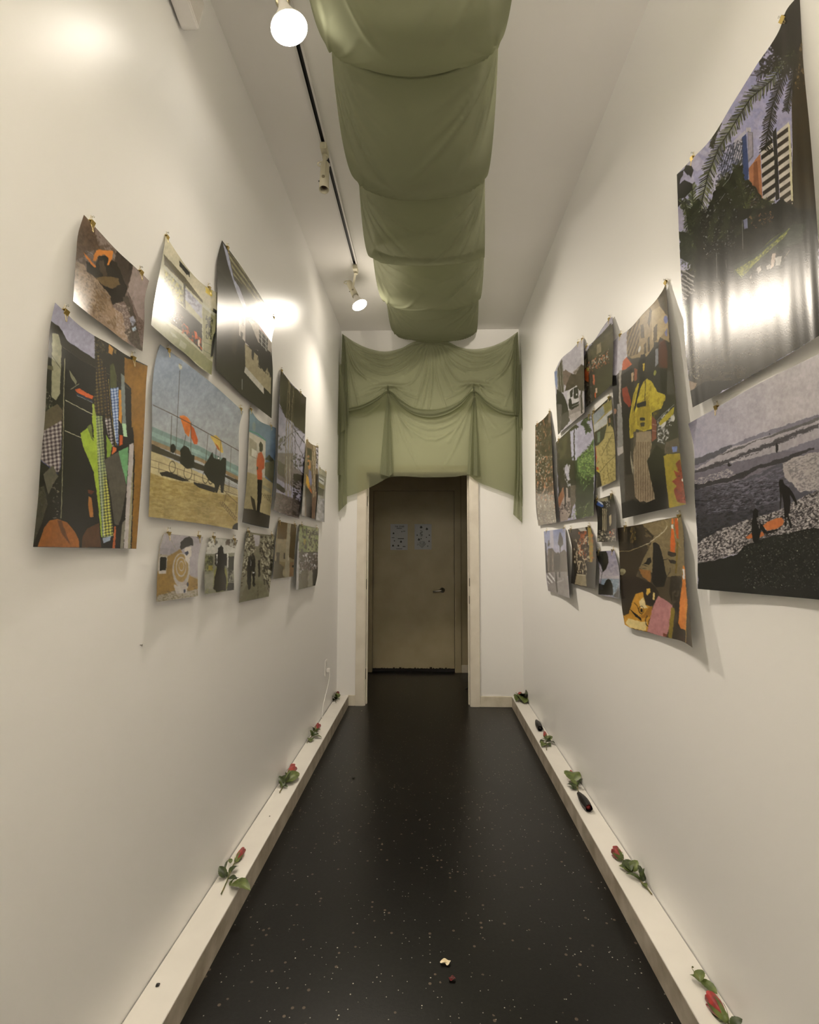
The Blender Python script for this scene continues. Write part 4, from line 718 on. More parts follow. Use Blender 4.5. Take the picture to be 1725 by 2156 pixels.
pic('palm path', 'photo print of tall palms beside a leafy green hedge and path', 1,
    [(1171,931),(1200,903.8),(1225,884.6),(1245,873)], [(1245,873),(1251,923.8),(1252.8,1000),(1250.6,1054.6),(1250.6,1086)], [(1177,1099.6),(1213.5,1093),(1250.6,1086)],
    [(1171,931),(1173.5,990.6),(1175,1039),(1177,1099.6)],
    [('f','#a49db0'),('z','rF'),('w',.9,5),('p','#3b3525',[425,1745,600,1580,620,1900,640,2156,440,2156]),('n','#54502e',.5,8,16,0,.8,[425,1745,600,1580,600,2156,440,2156]),
     ('p','#aaa6b8',[600,1580,700,1520,690,1960,640,1960]),('p','#46642a',[690,1950,830,1830,900,1700,915,2156,680,2156]),
     ('n','#2a3a18',.52,6,7,.4,.8,[690,1950,900,1700,915,2156,680,2156]),('n','#7d9a44',.6,5,5,.4,.8,[690,1950,900,1750,915,2156,680,2156]),
     ('l','#2f281a',7,[600,1570,610,1800,630,2156]),('l','#2b2418',13,[655,1530,655,1800,670,2156]),('frond','#2c3a1c','#4c6230',[760,1480,800,1470,840,1440],40,6),('frond','#25301a','#3c5226',[740,1520,800,1500,830,1610],50,7),('frond','#2c2c1c','#3c3a22',[600,1600,660,1530,690,1560],30,6),
     ('z','rG'),('p','#34301f',[470,60,700,60,720,400,650,820,490,885]),('n','#24301a',.5,8,10,0,.8,[560,60,690,0,690,500,600,500]),
     ('p','#aaa4ac',[560,160,600,100,630,200,620,330,590,300]),('p','#2c3c1a',[700,60,955,0,955,800,720,845,700,500]),('p','#4d6a30',[730,50,955,0,955,260,820,480,740,250]),
     ('n','#86a04c',.58,5,5,0,.85,[730,40,955,0,955,360,800,420]),('n','#6e7c3c',.55,5,7,.8,.85,[680,700,955,560,955,800,640,850]),('n','#1a2412',.5,7,10,.6,.8,[700,200,955,300,955,620,720,700]),
     ('l','#211c12',14,[690,0,700,250,725,600]),('p','#5d5340',[640,400,710,380,715,620,650,720]),
     ('p','#9a8878',[490,700,540,560,590,420,620,440,645,600,650,760,600,860,490,885]),('p','#8c5a38',[480,560,550,400,560,540,490,700]),('p','#181410',[555,400,585,380,585,520,575,700,562,700,565,560]),('p','#241c16',[610,440,632,430,635,560,615,560]),('l','#1c1614',5,[510,720,620,680]),('n','#2a2220',.56,8,5,.7,.7,[490,640,640,600,640,760,500,780]),
     ('n','#c8c0c4',.6,4,12,0,.8,[540,120,640,120,650,420,580,400])], curl=(.012,.004), clips=(.08,.95))
pic('cardboard', 'narrow photo print of stacked brown cardboard beneath a window', 1,
    [(1246,871),(1267,852),(1287.5,833)], [(1287.5,833),(1290,873.7),(1295.5,940.5),(1297,1010.5)], [(1257,1028),(1275,1022),(1297,1010.5)],
    [(1246,871),(1251,907),(1256,990.6),(1257,1028)],
    [('f','#9c8848'),('z','rF'),('p','#25231a',[875,1370,1125,1140,1140,1190,1020,1270,890,1400]),('p','#8a8f90',[890,1400,1020,1280,1040,1380,905,1530]),('p','#857a38',[1030,1270,1140,1190,1150,1290,1040,1380]),('p','#b0aca4',[905,1530,1150,1310,1155,1360,1075,1420,1070,1510,910,1620]),
     ('p','#353424',[910,1620,1070,1520,1030,1700,960,1780,920,1790]),('p','#5c6a50',[945,1620,985,1600,980,1740,950,1760]),('p','#241f15',[1075,1420,1150,1370,1160,1620,1140,1560,1110,1520,1085,1560]),('p','#8a5c38',[1090,1440,1110,1430,1115,1500,1090,1500]),
     ('p','#a8362a',[920,1810,935,1810,935,2000,922,2000]),('p','#a8944e',[1090,1540,1140,1560,1175,1700,1190,2156,990,2156,940,2080,930,1810,980,1800,1040,1700]),
     ('l','#4a3e20',3,[950,2010,1140,1640]),('l','#4a3e20',3,[1050,1620,1160,1615]),('l','#6a5a2c',2,[1010,1800,1030,1860]),('l','#6a5a2c',2,[1090,1700,1180,1690]),('l','#6a5a2c',2,[1060,1780,1080,2000]),('l','#332a16',4,[980,2156,1080,2020,1180,1900]),('n','#6e5e2c',.62,5,8,-.5,.6,[960,1800,1150,1650,1190,2156,980,2156]),
     ('z','rG'),('p','#b8402a',[975,0,995,0,990,90,978,90]),('p','#c8a820',[992,180,1025,180,1030,220,995,230]),('p','#b0401c',[990,150,1015,150,1020,185,992,185]),('p','#a8944e',[1000,0,1255,0,1262,320,1075,390,1035,230,1060,170]),
     ('l','#3a3018',5,[1040,215,1130,100,1240,0]),('l','#6a5a2c',2,[1060,30,1090,150]),('l','#6a5a2c',2,[1130,100,1160,330]),('l','#6a5a2c',2,[1150,240,1255,190]),('n','#6e5e2c',.62,5,8,-.4,.6,[1060,20,1255,0,1260,320,1080,380]),('p','#2e2a1c',[985,200,1035,230,1062,395,1000,430]),
     ('p','#8f887a',[990,430,1062,400,1150,370,1150,400,990,450])], curl=(.012,.006), clips=(.1,.88))
pic('umbrella stall', 'small photo print of a cluttered stall under a blue umbrella', 1,
    [(1252,1053),(1272,1047),(1291.6,1040.4)], [(1291.6,1040.4),(1297,1070.4),(1297.5,1139.8)], [(1257.7,1141),(1278,1141),(1297.5,1139.8)],
    [(1252,1053),(1257.7,1086),(1257.7,1141)],
    [('f','#191710'),('z','rG'),('p','#8a8060',[975,590,1140,545,1150,600,1080,610,1010,600]),('p','#2d4c8c',[980,650,1010,605,1060,620,1090,665,1070,690]),('p','#b0b4b8',[1000,600,1050,610,1080,640,1075,655,1030,625]),
     ('l','#c8c2b0',5,[1122,600,1122,690]),('l','#c8c2b0',5,[1140,595,1140,690]),('l','#c8c2b0',4,[1122,650,1140,640]),('l','#c8c2b0',5,[1160,590,1165,690]),
     ('p','#8c7c58',[1070,700,1120,700,1125,1020,1070,1020]),('stripe','#a89870','#3a3222',4,1.57,[1070,700,1130,700,1125,1020,1070,1020]),('p','#a8946c',[1160,800,1190,780,1190,900,1165,950]),
     ('n','#b8a888',.5,7,7,.5,.95,[1000,980,1050,1000,1150,1020,1200,980,1270,1100,1260,1140,1000,1150]),('n','#b84820',.6,6,6,0,.95,[1150,960,1240,980,1220,1100,1150,1090]),('e','#8a846c',1030,1100,28,45,.3),('n','#2a2620',.6,6,6,.8,.9,[1000,980,1270,1000,1260,1140,1000,1150])], clips=(.12,.9), curl=(.02,.004))
pic('palm beach', 'small faded photo print of palm silhouettes over a zebra crossing', 1,
    [(1145.4,1119),(1168,1115.5),(1191,1112)], [(1191,1112),(1194.6,1180.8),(1199.7,1259.6)], [(1154.4,1243.9),(1175.7,1251),(1199.7,1259.6)],
    [(1145.4,1119),(1148,1165),(1151,1220),(1154.4,1243.9)],
    [('f','#8a8088'),('z','rG'),('g2','#727ca6','#9a96a8',(350,1000),(450,1290),[288,1000,578,960,590,1290,310,1290]),('p','#a49ea8',[370,1000,410,990,420,1230,370,1220]),
     ('p','#5a4c40',[340,1240,400,1230,440,1290,480,1310,560,1250,600,1300,620,1600,330,1560]),('stripe','#6c5e50','#3d332a',9,1.57,[340,1250,440,1290,430,1540,340,1540]),
     ('p','#2c241c',[440,1330,480,1280,510,1340,500,1560,430,1500]),('p','#3a3632',[475,1180,490,1060,505,1010,540,1100,545,1180,515,1210,510,1290,500,1290,500,1200]),('p','#3e3a38',[340,1170,355,1110,370,1180,340,1220]),('p','#1c1a1a',[305,1150,320,1170,340,1560,318,1560]),
     ('p','#7a706a',[330,1560,600,1540,632,1900,480,1845,345,1800]),('stripe','#c0b8b4','#6a605a',7,.9,[325,1560,400,1560,440,1680,360,1710,335,1680]),('l','#c3bbb6',4,[450,1690,545,1660]),('l','#c3bbb6',3,[545,1630,545,1660]),
     ('p','#1c1814',[440,1540,462,1530,465,1700,475,1840,465,1840,445,1700]),('p','#2e2824',[490,1540,505,1540,505,1620,490,1620]),('p','#a8a09c',[566,980,578,962,600,1200,590,1200])], curl=(.03,.006), clips=(.12,.93))
pic('lit arcade', 'small dark photo print of a lit shopping arcade with orange goods', 1,
    [(1196,1115),(1220,1112),(1243.5,1108)], [(1243.5,1108),(1251.4,1133.5),(1253.8,1240.7)], [(1203,1228),(1226,1235),(1253.8,1240.7)],
    [(1196,1115),(1202.5,1141),(1203,1228)],
    [('f','#281c10'),('z','rG'),('p','#3a2e20',[640,990,740,970,770,1090,750,1240,690,1200]),('p','#a8a090',[740,970,840,950,860,1000,780,1010]),('n','#b85424',.52,6,16,.1,.9,[750,1010,860,1000,850,1400,740,1300]),
     ('n','#c8b48c',.62,5,12,0,.9,[690,1080,900,1060,900,1600,680,1550]),('p','#857024',[870,950,920,960,950,1200,940,1420,900,1420,890,1200]),('n','#a8641c',.58,5,14,0,.9,[880,1000,960,1050,960,1420,890,1420]),
     ('p','#8a7a58',[725,1570,850,1590,860,1745,700,1710]),('l','#c8c0a8',5,[735,1580,850,1600]),('p','#15110b',[655,1420,730,1440,725,1580,690,1700,655,1700]),('p','#15130d',[860,1430,970,1420,975,1780,860,1750]),('n','#54482c',.7,4,12,0,.8,[860,1430,970,1420,970,1760,870,1740])], clips=(.12,.93), curl=(.02,.005))
pic('tree sea', 'small photo print of a dark tree and rock against the sea', 1,
    [(1255,1161),(1275,1160),(1294,1159)], [(1294,1159),(1303.4,1196.5),(1305,1261)], [(1260,1251.7),(1282,1256),(1305,1261)],
    [(1255,1161),(1261,1188.7),(1260,1251.7)],
    [('f','#8f8894'),('z','rG'),('g2','#8a8398','#a39a9c',(1200,1290),(1200,1600),[1000,1270,1240,1260,1300,1640,1000,1640]),('n','#7a7284',.55,16,12,.5,.5,[1130,1280,1240,1260,1290,1600,1100,1600]),
     ('p','#6f7f8c',[1060,1640,1290,1645,1300,1900,1200,1870,1050,1720]),('n','#98a4aa',.6,9,4,0,.7,[1060,1640,1290,1645,1300,1900,1200,1870]),
     ('p','#1d1f18',[983,1280,1120,1270,1145,1330,1152,1420,1120,1510,1075,1550,1050,1460,1010,1400]),('n','#14160f',.4,7,8,0,.9,[983,1280,1130,1270,1152,1420,1110,1520,1020,1420]),('l','#2a2420',5,[1020,1480,1065,1560,1045,1720]),('l','#2a2420',4,[1075,1520,1060,1600]),
     ('p','#13140f',[1020,1700,1090,1725,1120,1660,1150,1640,1180,1660,1210,1740,1212,1860,1015,1850]),('p','#4a4a48',[1225,1850,1290,1740,1300,1910,1220,1880]),('l','#a8a8a4',3,[1215,1855,1260,1810,1290,1750])], clips=(.15,.9), curl=(.016,.004))
# ---------------------------------------------------------------- prints: paper sheets with flat printed pictures
def hsh(i, j, s): v = np.sin(i*127.1+j*311.7+s*74.7)*43758.5453; return v-np.floor(v)
def noise(X, Y, sx, sy, ang, s, octv=2):
    c, n = math.cos(ang), math.sin(ang); x = (X*c+Y*n)/sx; y = (-X*n+Y*c)/sy; out = 0; A = 0
    for o in range(octv):
        i = np.floor(x); j = np.floor(y); u = x-i; v = y-j; u = u*u*(3-2*u); v = v*v*(3-2*v)
        out = out+(.6**o)*((hsh(i, j, s)*(1-u)+hsh(i+1, j, s)*u)*(1-v)+(hsh(i, j+1, s)*(1-u)+hsh(i+1, j+1, s)*u)*v); A += .6**o; x = x*2.1+9.2; y = y*2.1+3.7; s += 5
    return (out/A-.5)*(1.12 if octv < 3 else 1.3)+.5
def inpoly(X, Y, P):
    P = np.asarray(P, float).reshape(-1, 2); m = (X >= P[:, 0].min()) & (X <= P[:, 0].max()) & (Y >= P[:, 1].min()) & (Y <= P[:, 1].max()); idx = np.nonzero(m)[0]
    x = X[idx]; y = Y[idx]; c = np.zeros(len(idx), bool); n = len(P)
    for a in range(n):
        x0, y0 = P[a]; x1, y1 = P[(a+1) % n]
        if y0 == y1: continue
        t = ((y0 > y) != (y1 > y)) & (x < (x1-x0)*(y-y0)/(y1-y0)+x0); c ^= t
    return idx[c]
def seg(X, Y, a, b, wd):
    m = (X > min(a[0], b[0])-wd) & (X < max(a[0], b[0])+wd) & (Y > min(a[1], b[1])-wd) & (Y < max(a[1], b[1])+wd); idx = np.nonzero(m)[0]; x = X[idx]-a[0]; y = Y[idx]-a[1]
    dx, dy = b[0]-a[0], b[1]-a[1]; L = dx*dx+dy*dy+1e-9; t = np.clip((x*dx+y*dy)/L, 0, 1); d = np.hypot(x-t*dx, y-t*dy); return idx, np.clip((wd-d)/.7+.35, 0, 1)
def paint(X, Y, ops, seed):
    n = len(X); X0, Y0 = X, Y; C = np.full((n, 3), .3); S = lambda c: np.array([int(c[i:i+2], 16)/255 for i in (1, 3, 5)]); ox, oy, fc = 0, 0, 1
    T = lambda p: (np.asarray(p, float).reshape(-1, 2)/fc+(ox, oy))
    def bl(idx, col, a=1.): a = np.asarray(a, float); a = a[:, None] if a.ndim else a; C[idx] = C[idx]*(1-a)+S(col)*a
    def stroke(P, wd, col):
        for a, b in zip(P[:-1], P[1:]): i, al = seg(X, Y, a, b, wd); bl(i, col, al)
    for k, op in enumerate(ops):
        t = op[0]; sd = seed+k*13
        if t == 'z': ox, oy, fc = ZF[op[1]]
        elif t == 'w':                         # ragged natural outlines for the shapes that follow
            X, Y = (X0, Y0) if not op[1] else (X0+op[1]*2*(noise(X0, Y0, op[2], op[2], .3, sd, 3)-.5), Y0+op[1]*2*(noise(X0, Y0, op[2], op[2], .9, sd+50, 3)-.5))
        elif t == 'f': C[:] = S(op[1])
        elif t in ('g', 'g2'):
            p0, p1 = T(op[3])[0], T(op[4])[0]; i = inpoly(X, Y, T(op[5])) if t == 'g2' else np.arange(n); d = p1-p0; q = np.clip(((X[i]-p0[0])*d[0]+(Y[i]-p0[1])*d[1])/(d@d), 0, 1)[:, None]; C[i] = S(op[1])*(1-q)+S(op[2])*q
        elif t == 'p':
            P = T(op[2]); i = inpoly(X, Y, P); bl(i, op[1], 1.)
        elif t == 'l': stroke(T(op[3]), max(op[2]/fc*.5, .5), op[1])
        elif t in ('e', 'r'):
            if t == 'e': _, col, cx, cy, rx, ry, ro = op; wd = None
            else: _, col, wd, cx, cy, rx, ry = op; ro = 0
            c = T([cx, cy])[0]; rx /= fc; ry /= fc; x = X-c[0]; y = Y-c[1]; u = (x*math.cos(ro)+y*math.sin(ro))/rx; v = (-x*math.sin(ro)+y*math.cos(ro))/ry; r = np.hypot(u, v); sc = min(rx, ry)
            al = np.clip((1-r)*sc/.7+.4, 0, 1) if wd is None else np.clip((max(wd/fc*.5, .5)-abs(r-1)*sc)/.7+.35, 0, 1); i = np.nonzero(al > 0)[0]; bl(i, col, al[i])
        elif t == 'n':
            _, col, th, sx, sy, an, a, P = op; i = np.arange(n) if P is None else inpoly(X, Y, T(P)); v = noise(X[i], Y[i], sx*.45, sy*.45, an, sd, 3); bl(i, col, np.clip((v-th)/.11+.5, 0, 1)*a*.88)
        elif t in ('chk', 'chk2'):
            _, c1, c2, sz, P = op; i = inpoly(X, Y, T(P)); s = sz*1.5/fc; r = .25; x = X[i]*math.cos(r)-Y[i]*math.sin(r)*.3; y = Y[i]+X[i]*.2; a = (np.sin(x*math.pi/s) > 0).astype(float)*.5+(np.sin(y*math.pi/s) > 0)*.5; C[i] = S(c1)*(1-a)[:, None]+S(c2)*a[:, None]
        elif t == 'stripe':
            _, c1, c2, pe, an, P = op; i = inpoly(X, Y, T(P)); v = np.sin((X[i]*math.sin(an)-Y[i]*math.cos(an))*2*math.pi/pe) > .1; C[i] = np.where(v[:, None], S(c1), S(c2))
        elif t == 'stripe2':
            _, c1, pe, P = op; i = inpoly(X, Y, T(P)); v = np.sin((X[i]+Y[i]*.3)*2*math.pi/(pe*.6)) > .3; bl(i[v], c1, .85)
        elif t == 'hatch':
            _, c1, pe, a, P = op; i = inpoly(X, Y, T(P)); v = np.maximum(np.sin((X[i]*.5+Y[i])*2*math.pi/pe/.6), 0)**2; bl(i, c1, v*a)
        elif t == 'grid':
            _, c1, c2, pe, P = op; i = inpoly(X, Y, T(P)); v = (np.sin(X[i]*2*math.pi/pe) > .72) | (np.sin((Y[i]-X[i]*1.1)*2*math.pi/pe) > .72); C[i] = np.where(v[:, None], S(c1), S(c2))
        elif t == 'band':
            _, c1, c2, pe, sl, P = op; i = inpoly(X, Y, T(P)); v = ((Y[i]-sl*X[i])/pe) % 1 > .5; C[i] = np.where(v[:, None], S(c1), S(c2))
        elif t == 'frond':
            _, c1, c2, P, ln, sp = op; Q = T(P); rr = random.Random(sd)
            for a, b in zip(Q[:-1], Q[1:]):
                d = b-a; L = np.hypot(*d); d = d/L; nn = np.array([-d[1], d[0]]); m = max(2, int(L*fc/sp))
                for j in range(m):
                    p = a+d*L*j/m
                    for s_ in (-1, 1):
                        e = p+(nn*s_*(.55+.3*rr.random())+d*(.5+.3*rr.random()))*ln/fc*(.7+.4*rr.random()); stroke([p, e], .8, c1 if rr.random() < .6 else c2)
            stroke(Q, 1.1, c1)
    return C
def crv(P, t):                                # smooth curve through traced edge points
    P = np.asarray(P, float); d = np.r_[0, np.cumsum(np.hypot(*np.diff(P, axis=0).T))]; d /= d[-1]
    if len(P) < 3: return np.stack([np.interp(t, d, P[:, k]) for k in (0, 1)], -1)
    m = np.gradient(P, d, axis=0); i = np.clip(np.searchsorted(d, t, side='right')-1, 0, len(P)-2); h = (d[i+1]-d[i])[:, None]; u = ((t-d[i]))[:, None]/h; u2, u3 = u*u, u*u*u
    return (2*u3-3*u2+1)*P[i]+(u3-2*u2+u)*h*m[i]+(-2*u3+3*u2)*P[i+1]+(u3-u2)*h*m[i+1]
WALLREF = {-1: lin('#c6bda6'), 1: lin('#cfc7b4')}
def linv(c): return np.where(c <= .04045, c/12.92, ((c+.055)/1.055)**2.4)
def paper_off(side, curl, rip, u, v):
    near = (1-u) if side < 0 else u; far = 1-near; c1, c2 = curl; top = np.clip(v*4.5, 0, 1)**.8
    o = .007+c1*near**3*top*(.55+.45*v)+c2*far**4*top+.006*v**2+.004*np.sin(math.pi*u)*(1-v)**2
    if rip[0]: o = o+rip[0]*(np.sin(2*math.pi*rip[1]*(u+.13*np.sin(7*u)+.05*np.sin(19*u))+.5*v)*(.35+.65*np.sin(4.3*u+.8)**2)+.22*np.sin(2*math.pi*rip[1]*2.7*u+3*np.sin(6*u)))*np.clip(v*1.9-.55, 0, 1)
    return np.maximum(o, .003)
def make_print(d, k):
    side = d['side']; wall = WL if side < 0 else WR
    ext = lambda e: np.sum(np.hypot(*np.diff(np.array(e), axis=0).T))
    STEP = 1.05
    nx = int(max(ext(d['top']), ext(d['bottom']))/STEP*1.0)+2; ny = int(max(ext(d['left']), ext(d['right']))/STEP)+2
    u = np.linspace(0, 1, nx); v = np.linspace(0, 1, ny); T_, B_, L_, Q_ = crv(d['top'], u), crv(d['bottom'], u), crv(d['left'], v), crv(d['right'], v)
    U, V = np.meshgrid(u, v); U3, V3 = U[..., None], V[..., None]
    P = (1-V3)*T_[None]+V3*B_[None]+(1-U3)*L_[:, None]+U3*Q_[:, None]-((1-U3)*(1-V3)*T_[0]+U3*(1-V3)*T_[-1]+(1-U3)*V3*B_[0]+U3*V3*B_[-1])
    X, Y = P[..., 0].ravel(), P[..., 1].ravel(); off = paper_off(side, d['curl'], d['rip'], U.ravel(), V.ravel())
    dr = ray(X, Y); t = (wall-side*off)/dr[:, 0]; W = CP+dr*t[:, None]
    C = paint(X, Y, d['ops'], k*101+5)
    g3 = C.reshape(ny, nx, 3); q3 = np.pad(g3, ((1, 1), (1, 1), (0, 0)), 'edge'); g3 = (q3[:-2, 1:-1]+q3[2:, 1:-1]+q3[1:-1, :-2]+q3[1:-1, 2:]+4*g3)/8; C = g3.reshape(-1, 3)
    C = C*(1+.12*(noise(X, Y, 34, 34, .4, k, 3)-.5)+.15*(noise(X, Y, 5, 7, .2, k+9, 3)-.5))[:, None]+(.010*(noise(X, Y, 12, 12, 0, k+3, 2)-.5))[:, None]
    C = C.clip(0, 1); gr = C.mean(1, keepdims=True); C = gr+(C-gr)*.80; alb = np.clip(linv(C.clip(0, 1))/np.array(WALLREF[side])*(.68, .66, .585), .002, .85)
    me = bpy.data.meshes.new('photo_print'); n = nx*ny; me.vertices.add(n); me.vertices.foreach_set('co', W.astype(np.float32).ravel())
    idx = np.arange(n).reshape(ny, nx); q = np.stack([idx[:-1, :-1], idx[1:, :-1], idx[1:, 1:], idx[:-1, 1:]], -1).reshape(-1, 4)
    me.loops.add(q.size); me.loops.foreach_set('vertex_index', q.ravel().astype(np.int32)); me.polygons.add(len(q)); me.polygons.foreach_set('loop_start', np.arange(0, q.size, 4, dtype=np.int32))
    me.polygons.foreach_set('use_smooth', np.ones(len(q), bool)); me.update(calc_edges=True)
    ca = me.color_attributes.new('print', 'FLOAT_COLOR', 'POINT'); ca.data.foreach_set('color', np.c_[alb, np.ones(n)].astype(np.float32).ravel())
    me.materials.append(M_print); o = bpy.data.objects.new('photo_print', me); COL.objects.link(o); tag(o, d['label'], 'photo print')
    # two clips on the top edge
    for j, f in enumerate(d['clips'] if isinstance(d['clips'], tuple) and len(d['clips']) == 2 else (.1, .93)):
        p = crv(d['top'], np.array([f]))[0]; of = float(paper_off(side, d['curl'], d['rip'], np.array([f]), np.array([0.]))[0]); dd = ray(p[0], p[1]); w_ = CP+dd*((wall-side*of)/dd[0])
        e = crv(d['top'], np.array([f-.03, f+.03])); qa, qb = [CP+ray(*z)*((wall-side*of)/ray(*z)[0]) for z in e]
        clip(Vector(w_), side, Vector(qb-qa), 'gold clip at the %s top corner of the %s print' % ('left' if j == 0 else 'right', d['name']), abs(wall-w_[0]))
    return o
CLIPM = {}
def clip_meshes():
    c = G(); w2 = .0085                        # folded body: wedge profile pinching the paper; local x along edge, y up, z out of wall
    pr = [(.0062, .0075), (-.0062, .0075), (-.0016, -.0075), (-.0006, -.0075), (-.0046, .0060), (.0046, .0060), (.0006, -.0075), (.0016, -.0075)]
    v = [(s*w2, y, z) for s in (-1, 1) for z, y in pr]; n = len(pr); f = [(i, (i+1) % n, n+(i+1) % n, n+i) for i in range(n)]+[(1, 2, 3, 4), (5, 6, 7, 0), (0, 1, 4, 5)]+[(n+4, n+3, n+2, n+1), (n+0, n+7, n+6, n+5), (n+5, n+4, n+1, n+0)]
    c.add(v, f); CLIPM['clip_body'] = (c, M_gold)
    def loop(sgn, zb, zt):
        s = [(-.0052, .0062*0-.0070, zb), (-.0050, -.010, zb), (-.0022, -.020, zt), (-.0026, -.0255, zt), (0, -.0275, zt), (.0026, -.0255, zt), (.0022, -.020, zt), (.0050, -.010, zb), (.0052, -.0070, zb)]
        return [(a, b if sgn < 0 else -b-.001, z) for a, b, z in s]
    CLIPM['front_handle'] = (G().tube(bez(loop(-1, .0030, .0050), 4), .0007, 6), M_goldw); CLIPM['hanging_handle'] = (G().tube(bez(loop(1, -.0050, -.0045), 4), .0007, 6), M_goldw)
    CLIPM['push_pin'] = (G().lathe([(.0042, 0), (.0042, .001), (.0022, .002), (.0018, .006), (.0032, .0075), (.0032, .0085), (.0001, .009)], Matrix.Translation((0, .0225, -.004)), 12, False), M_pin)
clip_meshes(); CLIPME = {}
def clip(p, side, tang, label, dist):
    o = empty('binder_clip', p, label, 'clip', 'gold clips holding the photo prints'); o.scale = (.78, .78, .78)
    z = Vector((-side, 0, 0)); y = Vector((0, 0, 1)); t = Vector((0, tang.y, tang.z)).normalized(); x = t if t.dot(y.cross(z)) > 0 else -t; x = (x*.6+y.cross(z)*.4).normalized(); y = z.cross(x)
    R = Matrix((x, y, z)).transposed(); o.rotation_mode = 'QUATERNION'; o.rotation_quaternion = R.to_quaternion()
    for nm, (g, m) in CLIPM.items():
        if nm not in CLIPME:
            me = bpy.data.meshes.new(nm); me.from_pydata(g.v, [], g.f); me.update(); me.materials.append(m); me.polygons.foreach_set('use_smooth', [nm != 'clip_body']*len(me.polygons)); CLIPME[nm] = me
        c = bpy.data.objects.new(nm, CLIPME[nm]); COL.objects.link(c); c.parent = o
for k, d in enumerate(PR): make_print(d, k)
# ---------------------------------------------------------------- ceiling cloth: pinned in rows, sagging between them
def grid_obj(name, W, m, parent=None, thick=0):
    ny, nx = W.shape[:2]; idx = np.arange(nx*ny).reshape(ny, nx); q = np.stack([idx[:-1, :-1], idx[1:, :-1], idx[1:, 1:], idx[:-1, 1:]], -1).reshape(-1, 4)
    return mesh(name, W.reshape(-1, 3), [tuple(map(int, a)) for a in q], m, parent, True)
ROWS = [(-.4, -.37, .27, .14), (.45, -.38, .265, .15), (1.14, -.385, .262, .15), (1.84, -.388, .272, .15), (2.555, -.378, .297, .13), (3.225, -.379, .366, .075), (3.83, -.338, .388, .115), (4.455, -.325, .430, .125)]
EDGE = [.20, .20, .25, .215, .215, .165, .10]; MID = [.10, .10, .07, .06, .03, .04, .03]
def ceiling_cloth():
    nu, nv = 170, 72; rows = []
    pins = [(y, xl) for y, xl, xr, s in ROWS]+[(y, xr) for y, xl, xr, s in ROWS]
    for i in range(len(ROWS)-1):
        y0, l0, r0, s0 = ROWS[i]; y1, l1, r1, s1 = ROWS[i+1]
        for j in range(nv+(i == len(ROWS)-2)):
            t = j/nv; u = np.linspace(0, 1, nu); C = 1-(2*u-1)**2; C = C**.8; xl = l0+(l1-l0)*t; xr = r0+(r1-r0)*t
            b = math.sin(math.pi*t**.86)**.72 if 0 < t < 1 else 0
            pull = 1-.02*(1-b)
            x = xl+(xr-xl)*u; y = np.full(nu, y0+(y1-y0)*t)+C*.03*math.sin(2*math.pi*t)
            sag = s0+(s1-s0)*t; dz = .008+C*sag*(1-.45*b)+b*(EDGE[i]+C*MID[i])
            fold = 0
            for py, pxn in pins:
                if abs(y[0]-py) > .75: continue
                dx = np.abs(x-pxn); dy = y-py; r = np.hypot(dx, dy)+1e-4; a = np.degrees(np.arctan2(dy, dx)); rr = random.Random(int(py*100+pxn*10))
                for an in (-78, -60, -43, -27, 14, 29, 45, 62, 79):
                    an += rr.uniform(-6, 6); lr = rr.uniform(.16, .34); d = np.radians(np.abs(a-an))*r; fold = fold-rr.uniform(.012, .026)*np.clip(r/.06, 0, 1)*np.exp(-(r/lr)**2.5)*np.exp(-(d/(.005+.022*r))**2)
            fold = fold+.0045*C*np.exp(-(t/.06)**2)*(i > 0)-.0045*C*np.exp(-((t-.10)/.05)**2)
            rows.append(np.stack([x, y, HC-.004-dz+fold], -1))
    return np.array(rows)
Wc = ceiling_cloth()
cc = empty('ceiling_drape', (0, 2, HC), 'long sage green cloth hanging in sagging swags under the ceiling', 'drape')
grid_obj('cloth', Wc, M_clothd, cc)
for y, xl, xr, s in ROWS[2:-1]:                # rolled fold of cloth caught across each row of pins
    u = np.linspace(.015, .985, 40); C = (1-(2*u-1)**2)**.8; zz = HC-.012-C*s-.004
    G().tube([(xl+(xr-xl)*a, y+.03*k-.012, z) for a, k, z in zip(u, C, zz)], [.0035+.0055*abs(2*a-1)**1.5+.0015*math.sin(a*9) for a in u], 8).obj('rolled_fold', M_clothd, cc, True)
for y, xl, xr, s in ROWS[2:]:
    for xx in (xl+.012, xr-.012): G().lathe([(.0065, 0), (.0065, .002), (.002, .004), (.002, .01)], frame((xx, y, HC-.017), (0, 0, 1)), 12).obj('pin', M_metal, cc, True)
